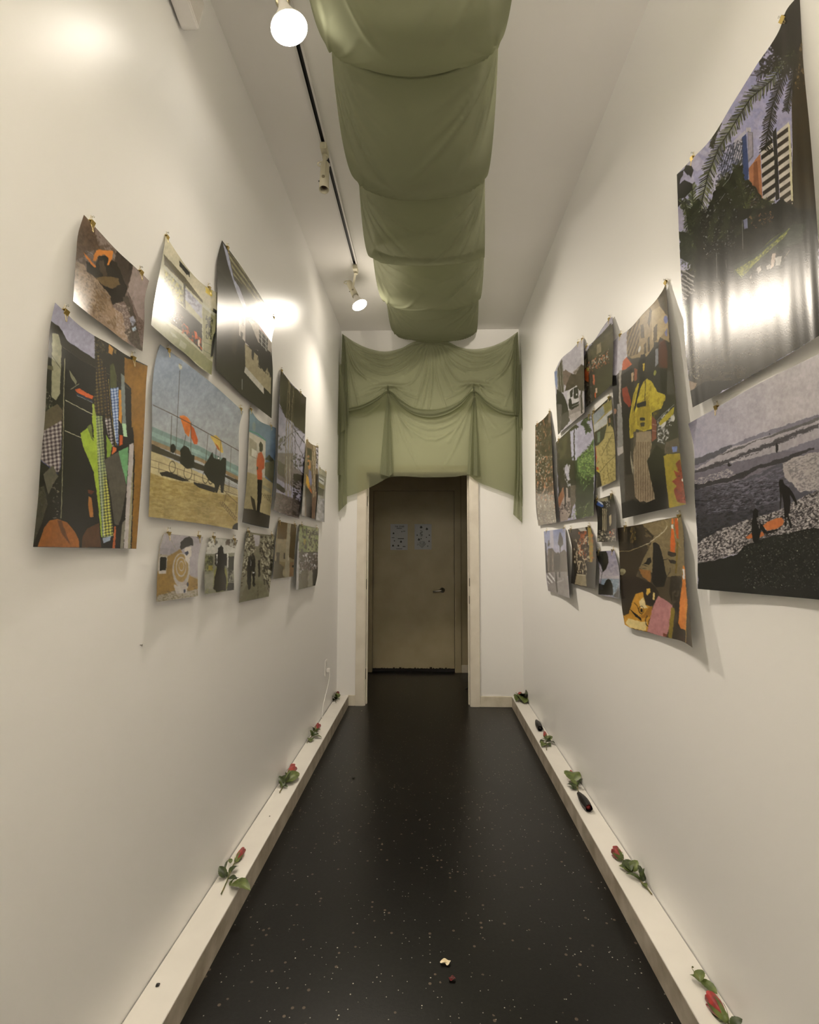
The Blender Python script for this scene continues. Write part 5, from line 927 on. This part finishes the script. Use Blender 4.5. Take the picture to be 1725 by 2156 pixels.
# ---------------------------------------------------------------- door drape on the end wall
YC = YD-.03
dd = empty('doorway_drape', (0, YC, 2.6), 'sheer sage green swagged drape hung over the doorway', 'drape')
def wl(pts, y=YC): return [Vector(un(a, b, 1, y)) for a, b in pts]
def sheet(name, top, bot, m, disp, nu=120, nv=60, y=YC, par=dd):
    u = np.linspace(0, 1, nu); A = crv(top, u); B = crv(bot, u); v = np.linspace(0, 1, nv)
    V, U = np.meshgrid(v, u, indexing='ij'); P = A[None]*(1-V[..., None])+B[None]*V[..., None]; o = disp(U, V, P)
    W = np.zeros(P.shape[:2]+(3,)); d = ray(P[..., 0], P[..., 1]); t = (y-o)/d[..., 1]; W = CP+d*t[..., None]
    return grid_obj(name, W, m, par)
def ridges(x, y, lines, w, A, o0=(690, 680), k=4.01):
    o = np.zeros(x.shape); xf, yf = x.ravel(), y.ravel(); of = o.ravel()
    for ln in lines:
        P = crv(np.array(ln, float).reshape(-1, 2)/k+o0, np.linspace(0, 1, 14)); best = np.full(xf.shape, 1e9); tt = np.zeros(xf.shape)
        for i in range(13):
            a, b = P[i], P[i+1]; d = b-a; t = np.clip(((xf-a[0])*d[0]+(yf-a[1])*d[1])/(d@d), 0, 1); r = np.hypot(xf-a[0]-t*d[0], yf-a[1]-t*d[1]); m = r < best; best[m] = r[m]; tt[m] = (i+t[m])/13
        of += A*np.exp(-(best/w)**2)*(.25+.75*np.sin(math.pi*np.clip(.12+.8*tt, 0, 1)))
    return of.reshape(x.shape)
UPL = [(140,120,300,235,480,285,640,240,730,180), (143,130,300,262,500,322,660,255,745,185), (145,145,300,300,520,372,690,270,765,190), (150,165,280,345,480,435,660,370,790,195), (150,185,230,370,370,515), (150,200,200,420,270,720), (148,220,175,480,190,740), (155,175,260,420,420,500),
       (1595,100,1450,220,1300,268,1120,232,1010,180), (1592,115,1430,255,1270,298,1090,240,1000,185), (1590,135,1420,300,1230,345,1060,250,985,190), (1590,155,1400,350,1200,395,1040,300,960,195), (1590,180,1500,400,1380,510), (1595,200,1560,500,1500,700), (1600,220,1585,480,1560,740), (1588,170,1470,420,1330,490),
       (840,190,800,350,700,510,560,530), (850,190,830,400,740,700), (870,190,850,450,790,740), (885,190,880,500,850,760), (900,190,915,420,1000,720), (920,190,960,380,1070,600), (940,190,1010,380,1110,500,1220,500), (815,190,760,330,640,440), (965,190,1050,350,1160,420),
       (500,540,440,600,300,690), (540,530,600,620,720,720), (480,540,400,580,250,630), (560,530,640,590,760,640), (1230,520,1160,620,1050,720), (1270,520,1330,620,1450,680), (1200,520,1120,580,1000,640), (1290,515,1380,580,1490,620)]
LOL = [(510,600,570,760,640,950,770,1220), (515,600,600,760,720,960), (508,600,560,800,590,1000), (520,620,700,790,880,842,1050,790,1230,620), (520,640,700,840,880,900,1060,840,1228,640), (525,660,700,900,880,990,1060,900,1225,660), (1235,620,1180,780,1060,1080,980,1220), (1232,620,1150,800,1020,1000),
       (1250,620,1330,780,1420,880), (1245,640,1290,800,1360,1000), (1255,620,1400,760,1520,790), (480,650,330,770,190,790), (1600,790,1560,820,1500,860), (1600,800,1520,900,1400,960)]
pk = [(721, 704), (908, 722), (1091, 699)]; low = [(817, 815), (998, 811)]
def up_disp(U, V, P):
    x, y = P[..., 0], P[..., 1]; o = .012+.022*np.sin(math.pi*V)+ridges(x, y, UPL, 2.3, .017)
    for i, (cx, cy) in enumerate(pk):
        dx = x-cx; dy = y-cy+6; r = np.hypot(dx, dy)+1; a = np.arctan2(dx, dy); o = o+.004*np.sin(a*(23 if i != 1 else 26)+i+r*.006)*np.exp(-((r-60)/60)**2)
    for cx, cy in low:                         # caught up puffs
        q = ((x-cx)/34)**2; o = o+.05*np.exp(-q-((y-cy+4-5*q)/5)**2)-.02*np.exp(-((x-cx)/36)**2-((y-cy-8)/8)**2)
    return np.maximum(o, .004)
sheet('upper_swag', [(721,703),(745,719),(775,733),(812,740),(845,733),(874,719),(908,722),(942,719),(965,730),(998,735),(1035,729),(1065,716),(1091,698)],
      [(733,877),(772,872),(817,863),(845,866),(876,877),(905,881),(940,874),(964,867),(999,859),(1039,869),(1065,874),(1090,878)], M_cloth, up_disp, 330, 150)
sheet('swag_hem', [(731,860),(765,851),(795,836),(817,823),(845,844),(870,858),(905,863),(940,858),(970,844),(998,823),(1025,844),(1055,861),(1092,868)],
      [(731,867),(765,859),(795,843),(817,826),(845,854),(870,871),(905,879),(940,872),(970,854),(998,826),(1025,851),(1055,870),(1092,876)], M_clothd,
      lambda U, V, P: .036+.006*np.sin(V*9+U*7)+0*U, 160, 18)
def low_disp(U, V, P):
    x, y = P[..., 0], P[..., 1]; o = .009+.008*np.sin(math.pi*V)+ridges(x, y, LOL, 3.2, .014)*(1-V)**.4
    return np.maximum(o, .002)
sheet('lower_panel', [(731,858),(765,850),(795,836),(817,822),(845,843),(870,857),(905,862),(940,857),(970,843),(998,822),(1025,843),(1055,860),(1092,866)],
      [(729,1046),(755,1037),(790,1021),(821,1005),(850,1003),(885,1005),(920,1005),(955,1004),(989,1002),(1004,1013),(1035,1026),(1065,1037),(1094,1049)], M_cloth, low_disp, 330, 140)
def pleat(pts_l, pts_r, base=.02):
    n = 24; t = np.linspace(0, 1, n); A = crv(pts_l, t); B = crv(pts_r, t); rows = []
    for i in range(n):
        row = []
        for k in range(9):
            f = k/8; p = A[i]*(1-f)+B[i]*f; o = base+.028*math.sin(math.pi*f)*(.3+.7*t[i])+.006*math.sin(f*14); q = un(p[0], p[1], 1, YC-o); row.append(q)
        rows.append(row)
    return grid_obj('pleat', np.array(rows), M_clothd, dd)
pleat([(815,824),(808,900),(800,998)], [(819,824),(820,900),(821,1004)]); pleat([(819,824),(819,900),(820,1003)], [(819.5,824),(824,900),(828,996)])
pleat([(997,823),(990,900),(984,998)], [(999,823),(998,900),(996,1001)]); pleat([(998,823),(999,900),(997,1001)], [(1000,823),(1006,900),(1012,1003)])
G().tube([tuple(un(817, 808, 1, YC-.02)), tuple(un(817, 824, 1, YC-.02))], .006, 8).obj('gather', M_clothd, dd, True); G().tube([tuple(un(998, 806, 1, YC-.02)), tuple(un(998, 823, 1, YC-.02))], .006, 8).obj('gather', M_clothd, dd, True)
def tail(outl, outr, yy, amp, name='side_tail', m=M_cloth, fr=2.5, dep=.0, depr=None):
    n = 60; t = np.linspace(0, 1, n); A = crv(outl, t); B = crv(outr, t); rows = []
    for i in range(n):
        row = []
        for k in range(29):
            f = k/28; p = A[i]*(1-f)+B[i]*f; o = .012+amp*(.5+.5*math.sin(f*fr*2*math.pi+2.2*t[i]))*(.35+.65*t[i]); dq = un(p[0], p[1], 1, yy-o); dq[0] = min(max(dq[0], WL+.004), WR-.004); row.append(dq)
        rows.append(row)
    return grid_obj(name, np.array(rows), m, dd)
# tails: layered folded strips each side, shortest nearest the middle
tail([(721,702),(718,780),(713,870),(711,960),(713,1078)], [(724,706),(729,790),(732,880),(731,960),(731,1060)], YC-.005, .02, m=M_clothd)
tail([(722,703),(722,760),(722,820),(725,890)], [(725,708),(731,770),(734,830),(735,893)], YC-.03, .02, m=M_clothd)
tail([(705,731),(704,800),(706,860),(711,916)], [(713,752),(722,800),(728,860),(729,903)], YC-.06, .03, fr=1.5)
tail([(717,765),(714,850),(712,930),(711,1000)], [(722,770),(722,850),(721,930),(720,1000)], YC-.04, .02, m=M_clothd, fr=1.5)
tail([(1085,706),(1083,800),(1086,960),(1081,1083)], [(1091,698),(1096,800),(1100,950),(1103,1104)], YC-.005, .02, m=M_clothd)
tail([(1082,712),(1080,770),(1080,830),(1083,873)], [(1090,700),(1093,770),(1092,830),(1091,875)], YC-.03, .02, m=M_clothd)
tail([(1097,742),(1096,790),(1096,850),(1093,898)], [(1109,720),(1110,790),(1110,850),(1109,909)], YC-.06, .03, fr=1.5)
tail([(1091,765),(1092,850),(1092,930),(1090,1030)], [(1097,770),(1099,850),(1099,930),(1101,1070)], YC-.04, .02, m=M_clothd, fr=1.5)
# ---------------------------------------------------------------- roses and dried heads lying on the ledges
ZT = .089
def lp(x, y, h=0.):                            # point on the ledge top (height h above it); leans on the wall if it would pass it
    p = un(x, y, 2, ZT+h)
    if p[0] < WL+.006: p = un(x, y, 0, WL+.006)
    if p[0] > WR-.006: p = un(x, y, 0, WR-.006)
    return Vector(p)
def leaf(root, a, b, wd, m=None, arch=.25, roll=0, name='leaf', fold=.3, par=True):
    a, b = Vector(a), Vector(b); ax = b-a; L = ax.length; ax.normalize(); up = Vector((0, 0, 1)); sd = ax.cross(up).normalized(); up = sd.cross(ax).normalized()
    c, s = math.cos(roll), math.sin(roll); sd, up = sd*c+up*s, up*c-sd*s; W = L*wd; nu, nv = 12, 6; V = []; F = []
    for i in range(nu+1):
        t = i/nu; w_ = W*(math.sin(math.pi*min(1, t**.85))**.75)*(1-.15*t)+L*.004; h = arch*L*math.sin(math.pi*t*.9)-.10*L*t*t*arch
        for j in range(nv+1):
            f = j/nv*2-1; e = 1+.06*math.sin(t*40)*abs(f); V.append(a+ax*(t*L)+sd*(f*w_*e)+up*(h+fold*w_*abs(f)-.0*t))
    for i in range(nu):
        for j in range(nv): q = i*(nv+1)+j; F.append((q, q+1, q+nv+2, q+nv+1))
    V = [Vector((min(max(v.x, WL+.003), WR-.003), v.y, max(v.z, ZT+.0006) if (-.702 > v.x or v.x > .709) else v.z)) for v in V]
    return mesh(name, V, F, m or M_leaf, root, True)
def bloom(root, c, ax, r, ln, m, openn=.5, n=11, name='bloom', seed=1):
    rr = random.Random(seed); g = G(); M = frame(c, ax)
    for k in range(n):
        ring = k/n; a0 = k*2.4+rr.random()*.4; rad = r*(.30+.72*ring); hh = ln*(1.02-.18*ring*openn); wdt = 1.0+.5*(1-ring); nu, nv = 8, 8; V = []; F = []
        for i in range(nu+1):
            t = i/nu
            pr = (.30+.75*math.sin(math.pi*min(t*.62+.05, .5)))*(1-(.28*(1-openn*ring))*max(0, t-.55)/.45)+openn*.30*ring*max(0, t-.75)/.25
            for j in range(nv+1):
                f = j/nv*2-1; sp = wdt*math.sin(math.pi*(.12+.88*min(t*.9+.1, .62)))*(1-.45*max(0, t-.7)/.3*abs(f)); a = a0+f*sp; q = rad*pr*(1+.05*math.sin(7*a+k)); h = hh*t*(1-.10*f*f*t)
                V.append(M @ Vector((q*math.cos(a), q*math.sin(a), h)))
        for i in range(nu):
            for j in range(nv): q = i*(nv+1)+j; F.append((q, q+1, q+nv+2, q+nv+1))
        g.add(V, F)
    g.v = [(x, y, max(z, ZT+.0008)) for x, y, z in g.v]
    return g.obj(name, m, root, True)
def sepals(root, c, ax, r, ln, m=None, n=5, spread=.9, length=.75):
    M = frame(c, ax); g = G()
    g.lathe([(r*.22, -ln*.16), (r*.40, -ln*.08), (r*.52, ln*.03), (r*.45, ln*.08)], M, 12)
    for k in range(n):
        a = k*2*math.pi/n+.5; V = []; F = []
        for i in range(8):
            t = i/7; rad = r*(.45+.62*math.sin(math.pi*min(.5, t*.55))*spread)*1.05; h = ln*length*t*1.05-.02*ln; w_ = r*.34*(1-t)**.7+.0004
            for f in (-1, 0, 1):
                p = Vector((rad*math.cos(a), rad*math.sin(a), h))+Vector((-math.sin(a), math.cos(a), 0))*(w_*f)+Vector((math.cos(a), math.sin(a), 0))*(-.2*w_*abs(f)); V.append(M @ p)
        for i in range(7):
            for j in range(2): q = i*3+j; F.append((q, q+1, q+4, q+3))
        g.add(V, F)
    g.v = [(x, y, max(z, ZT+.0007)) for x, y, z in g.v]
    return g.obj('sepals', m or M_leafp, root, True)
def rose(label, head, neck, stem, leaves, r=.018, ln=.034, m=None, openn=.4, seed=1, tip_h=.018, sep=.75, n=11):
    """head: pixel of bloom tip, neck: bloom base, stem: list of pixels down to the cut end, leaves: (x0,y0,x1,y1,width,height0,height1,pale,roll)"""
    nk = lp(*neck, r*.8); hd = lp(*head, tip_h); ax = (hd-nk); ax = ax.normalized()
    o = empty('rose', lp(*neck), label, 'rose', 'red roses laid on the ledges')
    bloom(o, nk, ax, r, max(ln, (hd-nk).length), m or M_petal, openn, n, seed=seed); sepals(o, nk-ax*.001, ax, r, ln, length=sep)
    P = [nk-ax*.004]+[lp(x, y, .006+.004*(i == 0)) for i, (x, y) in enumerate(stem)]; P = [Vector((min(max(p.x, WL+.006), WR-.006), p.y, p.z)) for p in P]
    G().tube(bez(P, 6), .0024, 8).obj('stem', M_stem, o, True)
    for x0, y0, x1, y1, wd, h0, h1, pale, ro in leaves: leaf(o, lp(x0, y0, h0), lp(x1, y1, h1), wd, M_leafp if pale else M_leaf, .16, ro)
    return o
rose('rose with a closed red bud and long bare stem, nearest on the left ledge', (513, 1789), (497, 1812), [(488, 1828), (478, 1855), (466, 1882)],
     [(483, 1840, 503, 1824, .42, .006, .012, 0, .3), (481, 1850, 500, 1852, .30, .008, .010, 0, -.2), (474, 1848, 462, 1824, .34, .008, .03, 0, .4), (479, 1847, 463, 1838, .45, .006, .014, 0, -.4), (484, 1862, 504, 1848, .18, .01, .02, 0, .9), (487, 1862, 528, 1877, .27, .008, .006, 1, -.1), (486, 1818, 484, 1808, .4, .012, .02, 1, 0), (484, 1866, 492, 1852, .3, .006, .016, 1, .3), (470, 1842, 481, 1812, .06, .02, .03, 0, 0)], r=.015, ln=.036, seed=3, openn=.2, sep=.95)
rose('open red rose with broad leaves, second from the camera on the left ledge', (619, 1616), (608, 1632), [(602, 1645), (595, 1658), (589, 1668)],
     [(603, 1648, 630, 1628, .34, .006, .020, 1, -.4), (600, 1650, 610, 1630, .38, .008, .018, 0, .5), (597, 1655, 588, 1634, .26, .006, .03, 0, .4), (595, 1656, 606, 1658, .35, .004, .006, 0, 0), (598, 1652, 622, 1650, .20, .006, .004, 0, .3), (593, 1658, 592, 1643, .3, .006, .02, 1, -.4)], r=.023, ln=.03, seed=5, openn=.9, sep=.5)
rose('red rose with two blooms over pale leaves, third along the left ledge', (672, 1527), (664, 1537), [(657, 1549), (650, 1558), (646, 1564)],
     [(656, 1550, 652, 1537, .45, .008, .03, 1, .3), (657, 1550, 672, 1546, .4, .008, .014, 0, -.3), (660, 1552, 678, 1554, .26, .006, .004, 1, .2), (655, 1555, 654, 1563, .4, .006, .004, 1, 0), (664, 1538, 676, 1538, .25, .012, .01, 1, 0), (660, 1540, 656, 1530, .3, .012, .03, 0, .4)], r=.019, ln=.03, seed=7, openn=.7, sep=.8)
rose('small dark rose among leaves in the far corner of the left ledge', (713, 1457), (709, 1464), [(707, 1470), (708, 1479)],
     [(708, 1470, 704, 1459, .35, .006, .03, 0, .3), (708, 1471, 714, 1461, .35, .008, .03, 1, -.3), (707, 1473, 700, 1468, .35, .006, .02, 0, .2), (708, 1474, 716, 1473, .4, .006, .01, 0, 0), (706, 1472, 702, 1476, .5, .006, .006, 0, 0), (709, 1466, 706, 1456, .3, .01, .04, 0, .5)], r=.016, ln=.03, m=M_petald, seed=9, sep=.9)
rose('open red rose over a cluster of leaves at the far end of the right ledge', (1093, 1459), (1098, 1465), [(1102, 1470), (1108, 1476)],
     [(1101, 1468, 1087, 1478, .35, .008, .004, 1, 0), (1103, 1470, 1104, 1482, .5, .006, .006, 1, .2), (1106, 1470, 1112, 1478, .45, .006, .01, 0, .4), (1104, 1468, 1111, 1463, .35, .01, .03, 0, -.4), (1099, 1466, 1085, 1470, .2, .01, .004, 0, 0), (1098, 1465, 1106, 1462, .35, .014, .02, 1, 0)], r=.022, ln=.028, seed=11, openn=.9, sep=.5)
rose('closed rose bud wrapped in green sepals with round leaves, middle of the right ledge', (1147, 1543), (1150, 1554), [(1150, 1564), (1151, 1579)],
     [(1152, 1560, 1164, 1551, .42, .006, .03, 1, -.5), (1152, 1562, 1168, 1566, .35, .006, .012, 0, .4), (1150, 1562, 1137, 1565, .42, .006, .006, 0, 0), (1150, 1566, 1140, 1573, .35, .004, .004, 1, .2), (1150, 1566, 1160, 1573, .3, .004, .004, 0, 0), (1151, 1560, 1158, 1552, .4, .01, .02, 0, .2), (1150, 1558, 1139, 1556, .12, .006, .002, 1, 0)], r=.015, ln=.028, seed=13, openn=.3, sep=1.05)
rose('upright green bud rose with a red tip beside the wall, above the dark dried head', (1203, 1626), (1209, 1645), [(1215, 1653), (1217, 1662), (1219, 1670)],
     [(1209, 1647, 1207, 1627, .55, .016, .026, 1, 0), (1214, 1660, 1193, 1652, .26, .006, .006, 0, 0), (1216, 1661, 1200, 1661, .32, .005, .004, 0, .2), (1217, 1659, 1229, 1640, .24, .006, .03, 0, .3), (1216, 1654, 1198, 1646, .26, .012, .006, 1, 0), (1214, 1653, 1222, 1652, .45, .012, .012, 0, 0)], r=.016, ln=.038, seed=15, openn=.2, sep=1.0)
rose('red rose lying head up the right ledge with broad dark leaves and bare stem', (1293, 1791), (1309, 1806), [(1328, 1833), (1350, 1855), (1373, 1883)],
     [(1332, 1838, 1313, 1812, .34, .008, .020, 0, .5), (1330, 1834, 1343, 1812, .42, .010, .024, 1, -.5), (1329, 1836, 1303, 1824, .30, .010, .006, 1, .1), (1352, 1855, 1317, 1841, .17, .006, .004, 0, 0), (1355, 1856, 1344, 1822, .30, .010, .03, 0, -.4), (1354, 1857, 1358, 1828, .26, .012, .03, 0, .5), (1352, 1860, 1362, 1871, .42, .004, .004, 1, 0), (1330, 1834, 1318, 1810, .3, .016, .026, 0, .2)], r=.021, ln=.034, seed=17, openn=.7, sep=.8)
rose('red rose cut off by the bottom edge, nearest on the right ledge', (1494, 2100), (1527, 2144), [(1535, 2156), (1552, 2182), (1575, 2215)],
     [(1540, 2165, 1564, 2146, .35, .01, .03, 0, -.3), (1545, 2170, 1525, 2172, .3, .006, .006, 0, 0)], r=.021, ln=.05, seed=19, openn=.5, sep=.85, tip_h=.012)
# loose curled leaf touching the nearest right-hand rose
ll = empty('rose_leaf', lp(1480, 2075), 'loose folded rose leaf with a thin curled stalk on the right ledge', 'leaf')
leaf(ll, lp(1511, 2093, .008), lp(1470, 2060, .012), .26, M_leafp, .06, .2, 'leaflet'); leaf(ll, lp(1476, 2069, .014), lp(1452, 2053, .014), .42, M_leafp, .12, -.3, 'leaflet'); leaf(ll, lp(1474, 2068, .016), lp(1477, 2042, .022), .38, M_leafp, .10, .3, 'leaflet')
G().tube(bez([lp(1472, 2062, .02), lp(1466, 2050, .022), lp(1460, 2043, .024), lp(1457, 2037, .024)], 5), .0009, 6).lathe([(.0001, -.003), (.003, 0), (.0001, .003)], frame(lp(1459, 2036, .024), (0, 0, 1)), 8, False).obj('stalk', M_stem, ll, True)
# second small bloom on the third rose
# dark dried heads
def dried(label, a, b, r, tip):
    A, B = lp(*a, r), lp(*b, r); ax = (B-A).normalized(); L = (B-A).length; o = empty('dried_rose_head', (A.x, A.y, ZT), label, 'flower head'); M = frame(A, ax)
    g = G()
    for k in range(6):
        a0 = k*math.pi/3; V = []; F = []
        for i in range(11):
            t = i/10; rad = r*(.28+.72*math.sin(math.pi*(.08+.62*t)))*(1-.12*t**4)
            for j in range(7):
                f = j/6*2-1; an = a0+f*.78; q = rad*(1+.10*(1-abs(f))-.05*k % .1); V.append(M @ Vector((q*math.cos(an), q*math.sin(an), L*t*(1-.05*f*f))))
        for i in range(10):
            for j in range(6): q = i*7+j; F.append((q, q+1, q+8, q+7))
        g.add(V, F)
    g.v = [(x, y, max(z, ZT+.0008)) for x, y, z in g.v]; g.obj('outer_petals', M_dark, o, True)
    G().lathe([(r*.25, .001), (r*.7, L*.3), (r*.78, L*.75), (r*.5, L*.93), (.0002, L*.96)], M, 18, True).obj('core', tip, o, True)
    return o
dried('dark dried tapered flower head below the green bud on the right ledge', (1219, 1671), (1241, 1702), .021, M_petald)
dried('small black rounded dried flower head near the far end of the right ledge', (1130, 1518), (1138, 1534), .022, M_dark)
# ---------------------------------------------------------------- bits on the floor, ledge and walls
def petal(name, label, x, y, r, m, seed, notch=True):
    p = Vector(un(x, y, 2, .003)); V = []; F = []; nr, na = 5, 20; rr = random.Random(seed)
    for i in range(nr+1):
        for k in range(na):
            a = 2*math.pi*k/na; q = r*i/nr*(1+.12*math.sin(2*a+1)+.06*math.sin(5*a)); 
            if notch and abs(a-4.4) < .35 and i >= 2: q *= .45
            V.append(p+Vector((q*math.cos(a), q*.85*math.sin(a), .0035*(i/nr)**2*(1+.8*math.sin(3*a+seed))+.001)))
    for i in range(nr):
        for k in range(na): F.append((i*na+k, i*na+(k+1) % na, (i+1)*na+(k+1) % na, (i+1)*na+k))
    F = F[na:]+[tuple(range(na, 2*na))]
    return tag(mesh(name, V, F, m, None, True), label, 'petal')
petal('petal', 'curled cream petal on the dark floor', 938, 2028, .0155, M_white, 2)
petal('petal', 'small dark red petal on the dark floor below the cream one', 952, 2062, .010, M_petald, 4, False)
def crumb(name, label, p, r, m, cat='debris', seed=1):
    rr = random.Random(seed); bm = bmesh.new(); bmesh.ops.create_icosphere(bm, subdivisions=2, radius=r)
    for v in bm.verts: v.co *= .6+.6*rr.random(); v.co.z *= .55
    me = bpy.data.meshes.new(name); bm.to_mesh(me); bm.free(); me.materials.append(m); o = bpy.data.objects.new(name, me); COL.objects.link(o); o.location = Vector(p)+Vector((0, 0, r*.5)); return tag(o, label, cat)
crumb('dried_leaf_crumb', 'dark leaf crumb on the floor beside the left ledge', un(745, 1639, 2, 0), .009, M_dark, seed=3)
crumb('dried_bud_crumb', 'small dark brown crumb on the near end of the left ledge', un(332, 2076, 2, ZT), .006, M_dark, seed=5)
crumb('leaf_crumb', 'tiny dark crumb on the left ledge before the second rose', un(568, 1719, 2, ZT), .003, M_dark, seed=6)
crumb('plaster_crumb', 'pale crumb on the floor near the doorway', un(762, 1497, 2, 0), .004, M_white, seed=7)
sn = tag(G().lathe([(.0035, 0), (.0035, .0015), (.0012, .003), (.0012, .008)], frame((WL+.006, *un(298, 1358, 0, WL+.004)[1:]), (-1, 0, 0)), 10).obj('nail', M_metal, None, True), 'single nail head low on the bare left wall', 'nail')
# door wedge in the lobby
p = un(983, 1450, 2, 0)
dw = empty('door_wedge', (p[0]+.02, p[1], 0), 'dark wedge on the lobby floor just inside the right jamb', 'door wedge')
G().add([(-.05+p[0]+.03, p[1]-.02, 0), (p[0]+.08, p[1]-.02, 0), (p[0]+.08, p[1]-.02, .05), (-.05+p[0]+.03, p[1]+.03, 0), (p[0]+.08, p[1]+.03, 0), (p[0]+.08, p[1]+.03, .05)], [(0, 1, 2), (3, 5, 4), (0, 3, 4, 1), (1, 4, 5, 2), (0, 2, 5, 3)]).obj('wedge_body', M_black, dw)
# outlet with plug and cord on the left wall
yo = 4.0; oz = .43
ot = empty('wall_outlet', (WL, yo, oz), 'white wall outlet near the far end of the left wall', 'outlet')
G().box((WL, yo-.036, oz-.058), (WL+.006, yo+.036, oz+.058), bev=.0018).obj('cover_plate', M_plast, ot)
G().box((WL+.006, yo-.017, oz+.010), (WL+.008, yo+.017, oz+.040), bev=.0008).obj('socket', mat('outlet_face', (.6, .58, .55), .4), ot)
pl = empty('power_plug', (WL+.02, yo, oz-.02), 'white plug and cord running down to the ledge', 'plug')
G().box((WL+.008, yo-.014, oz-.034), (WL+.036, yo+.014, oz-.006), bev=.004).obj('plug_body', M_plast, pl)
G().tube(bez([(WL+.03, yo, oz-.03), (WL+.034, yo-.004, oz-.07), (WL+.02, yo-.03, oz-.16), (WL+.008, yo-.10, oz-.25), (WL+.006, yo-.14, .092)], 8), .003, 8).obj('cord', M_plast, pl, True)
# printed sheets on the far door
def sheet_paper(label, x0, x1, z0, z1, marks):
    y = YF+.0115; o = tag(G().box((x0, y-.0006, z0), (x1, y, z1)).obj('paper_sheet', mat('white_paper', (.45, .47, .50), .6), None), label, 'paper sheet')
    M = mat('black_print', (.03, .03, .03), .6)
    for kind, *a in marks:
        g = G()
        if kind == 'bar': cx, cz, w_, h_ = a; g.box((x0+cx-w_/2, y-.0011, z1-cz-h_/2), (x0+cx+w_/2, y-.0007, z1-cz+h_/2))
        if kind == 'blob':
            cx, cz, r = a; n = 14; g.add([(x0+cx+r*(1+.3*math.sin(5*k))*math.cos(2*math.pi*k/n), y-.001, z1-cz+r*(1+.3*math.cos(3*k))*math.sin(2*math.pi*k/n)) for k in range(n)], [tuple(range(n))[::-1]])
        if kind == 'line': pts, wd = a; g.tube([(x0+u, y-.001, z1-v) for u, v in pts], wd, 4)
        gn = {'bar': 'printed_line', 'blob': 'printed_mark', 'line': 'printed_squiggle'}[kind]; g.obj(gn, M, o)
    return o
tx = []
def letters(s, x0, z, h, gap):                  # tiny block lettering built from bars
    out = []
    for k, ch in enumerate(s):
        if ch == ' ': continue
        cx = x0+k*gap; w_ = gap*.72
        if ch in 'TI': out.append(('bar', cx, z, w_*.3, h))
        else: out += [('bar', cx-w_*.35, z, w_*.24, h), ('bar', cx+w_*.35, z, w_*.24, h)]
        if ch in 'TEFPRO': out.append(('bar', cx, z-h*.42, w_, h*.18))
        if ch in 'EAHFPRN': out.append(('bar', cx, z, w_*.8, h*.18))
        if ch in 'EO': out.append(('bar', cx, z+h*.42, w_, h*.18))
    return out
sheet_paper('left paper sheet with a printed heading taped to the lobby door', -.443, -.248, 1.355, 1.649,
            letters('THE OTHER', .055, .028, .018, .012)+[('bar', .10, .048, .06, .006), ('blob', .035, .105, .010), ('blob', .13, .085, .006), ('bar', .155, .08, .025, .006), ('bar', .03, .155, .03, .006), ('bar', .118, .165, .07, .008), ('blob', .045, .19, .007), ('blob', .12, .20, .012), ('blob', .03, .245, .011), ('blob', .09, .245, .010), ('bar', .155, .255, .03, .008), ('bar', .10, .28, .07, .005)])
sheet_paper('right paper sheet with leaf and snake drawings taped to the lobby door', -.169, .024, 1.36, 1.649,
            [('blob', .075, .035, .014), ('blob', .14, .055, .013), ('line', [(.065, .075), (.085, .080), (.090, .092), (.066, .100), (.064, .112), (.088, .118), (.086, .132), (.070, .134)], .0035), ('blob', .03, .125, .007), ('blob', .168, .125, .007), ('blob', .05, .175, .013), ('blob', .075, .165, .007), ('blob', .135, .15, .006), ('blob', .165, .195, .008),
             ('line', [(.055, .205), (.085, .255), (.118, .205)], .003), ('line', [(.065, .195), (.086, .235), (.108, .195)], .003), ('blob', .086, .200, .005), ('line', [(.045, .225), (.085, .270), (.128, .220)], .003), ('blob', .035, .235, .005), ('blob', .15, .25, .006), ('line', [(.035, .21), (.037, .225)], .002)])
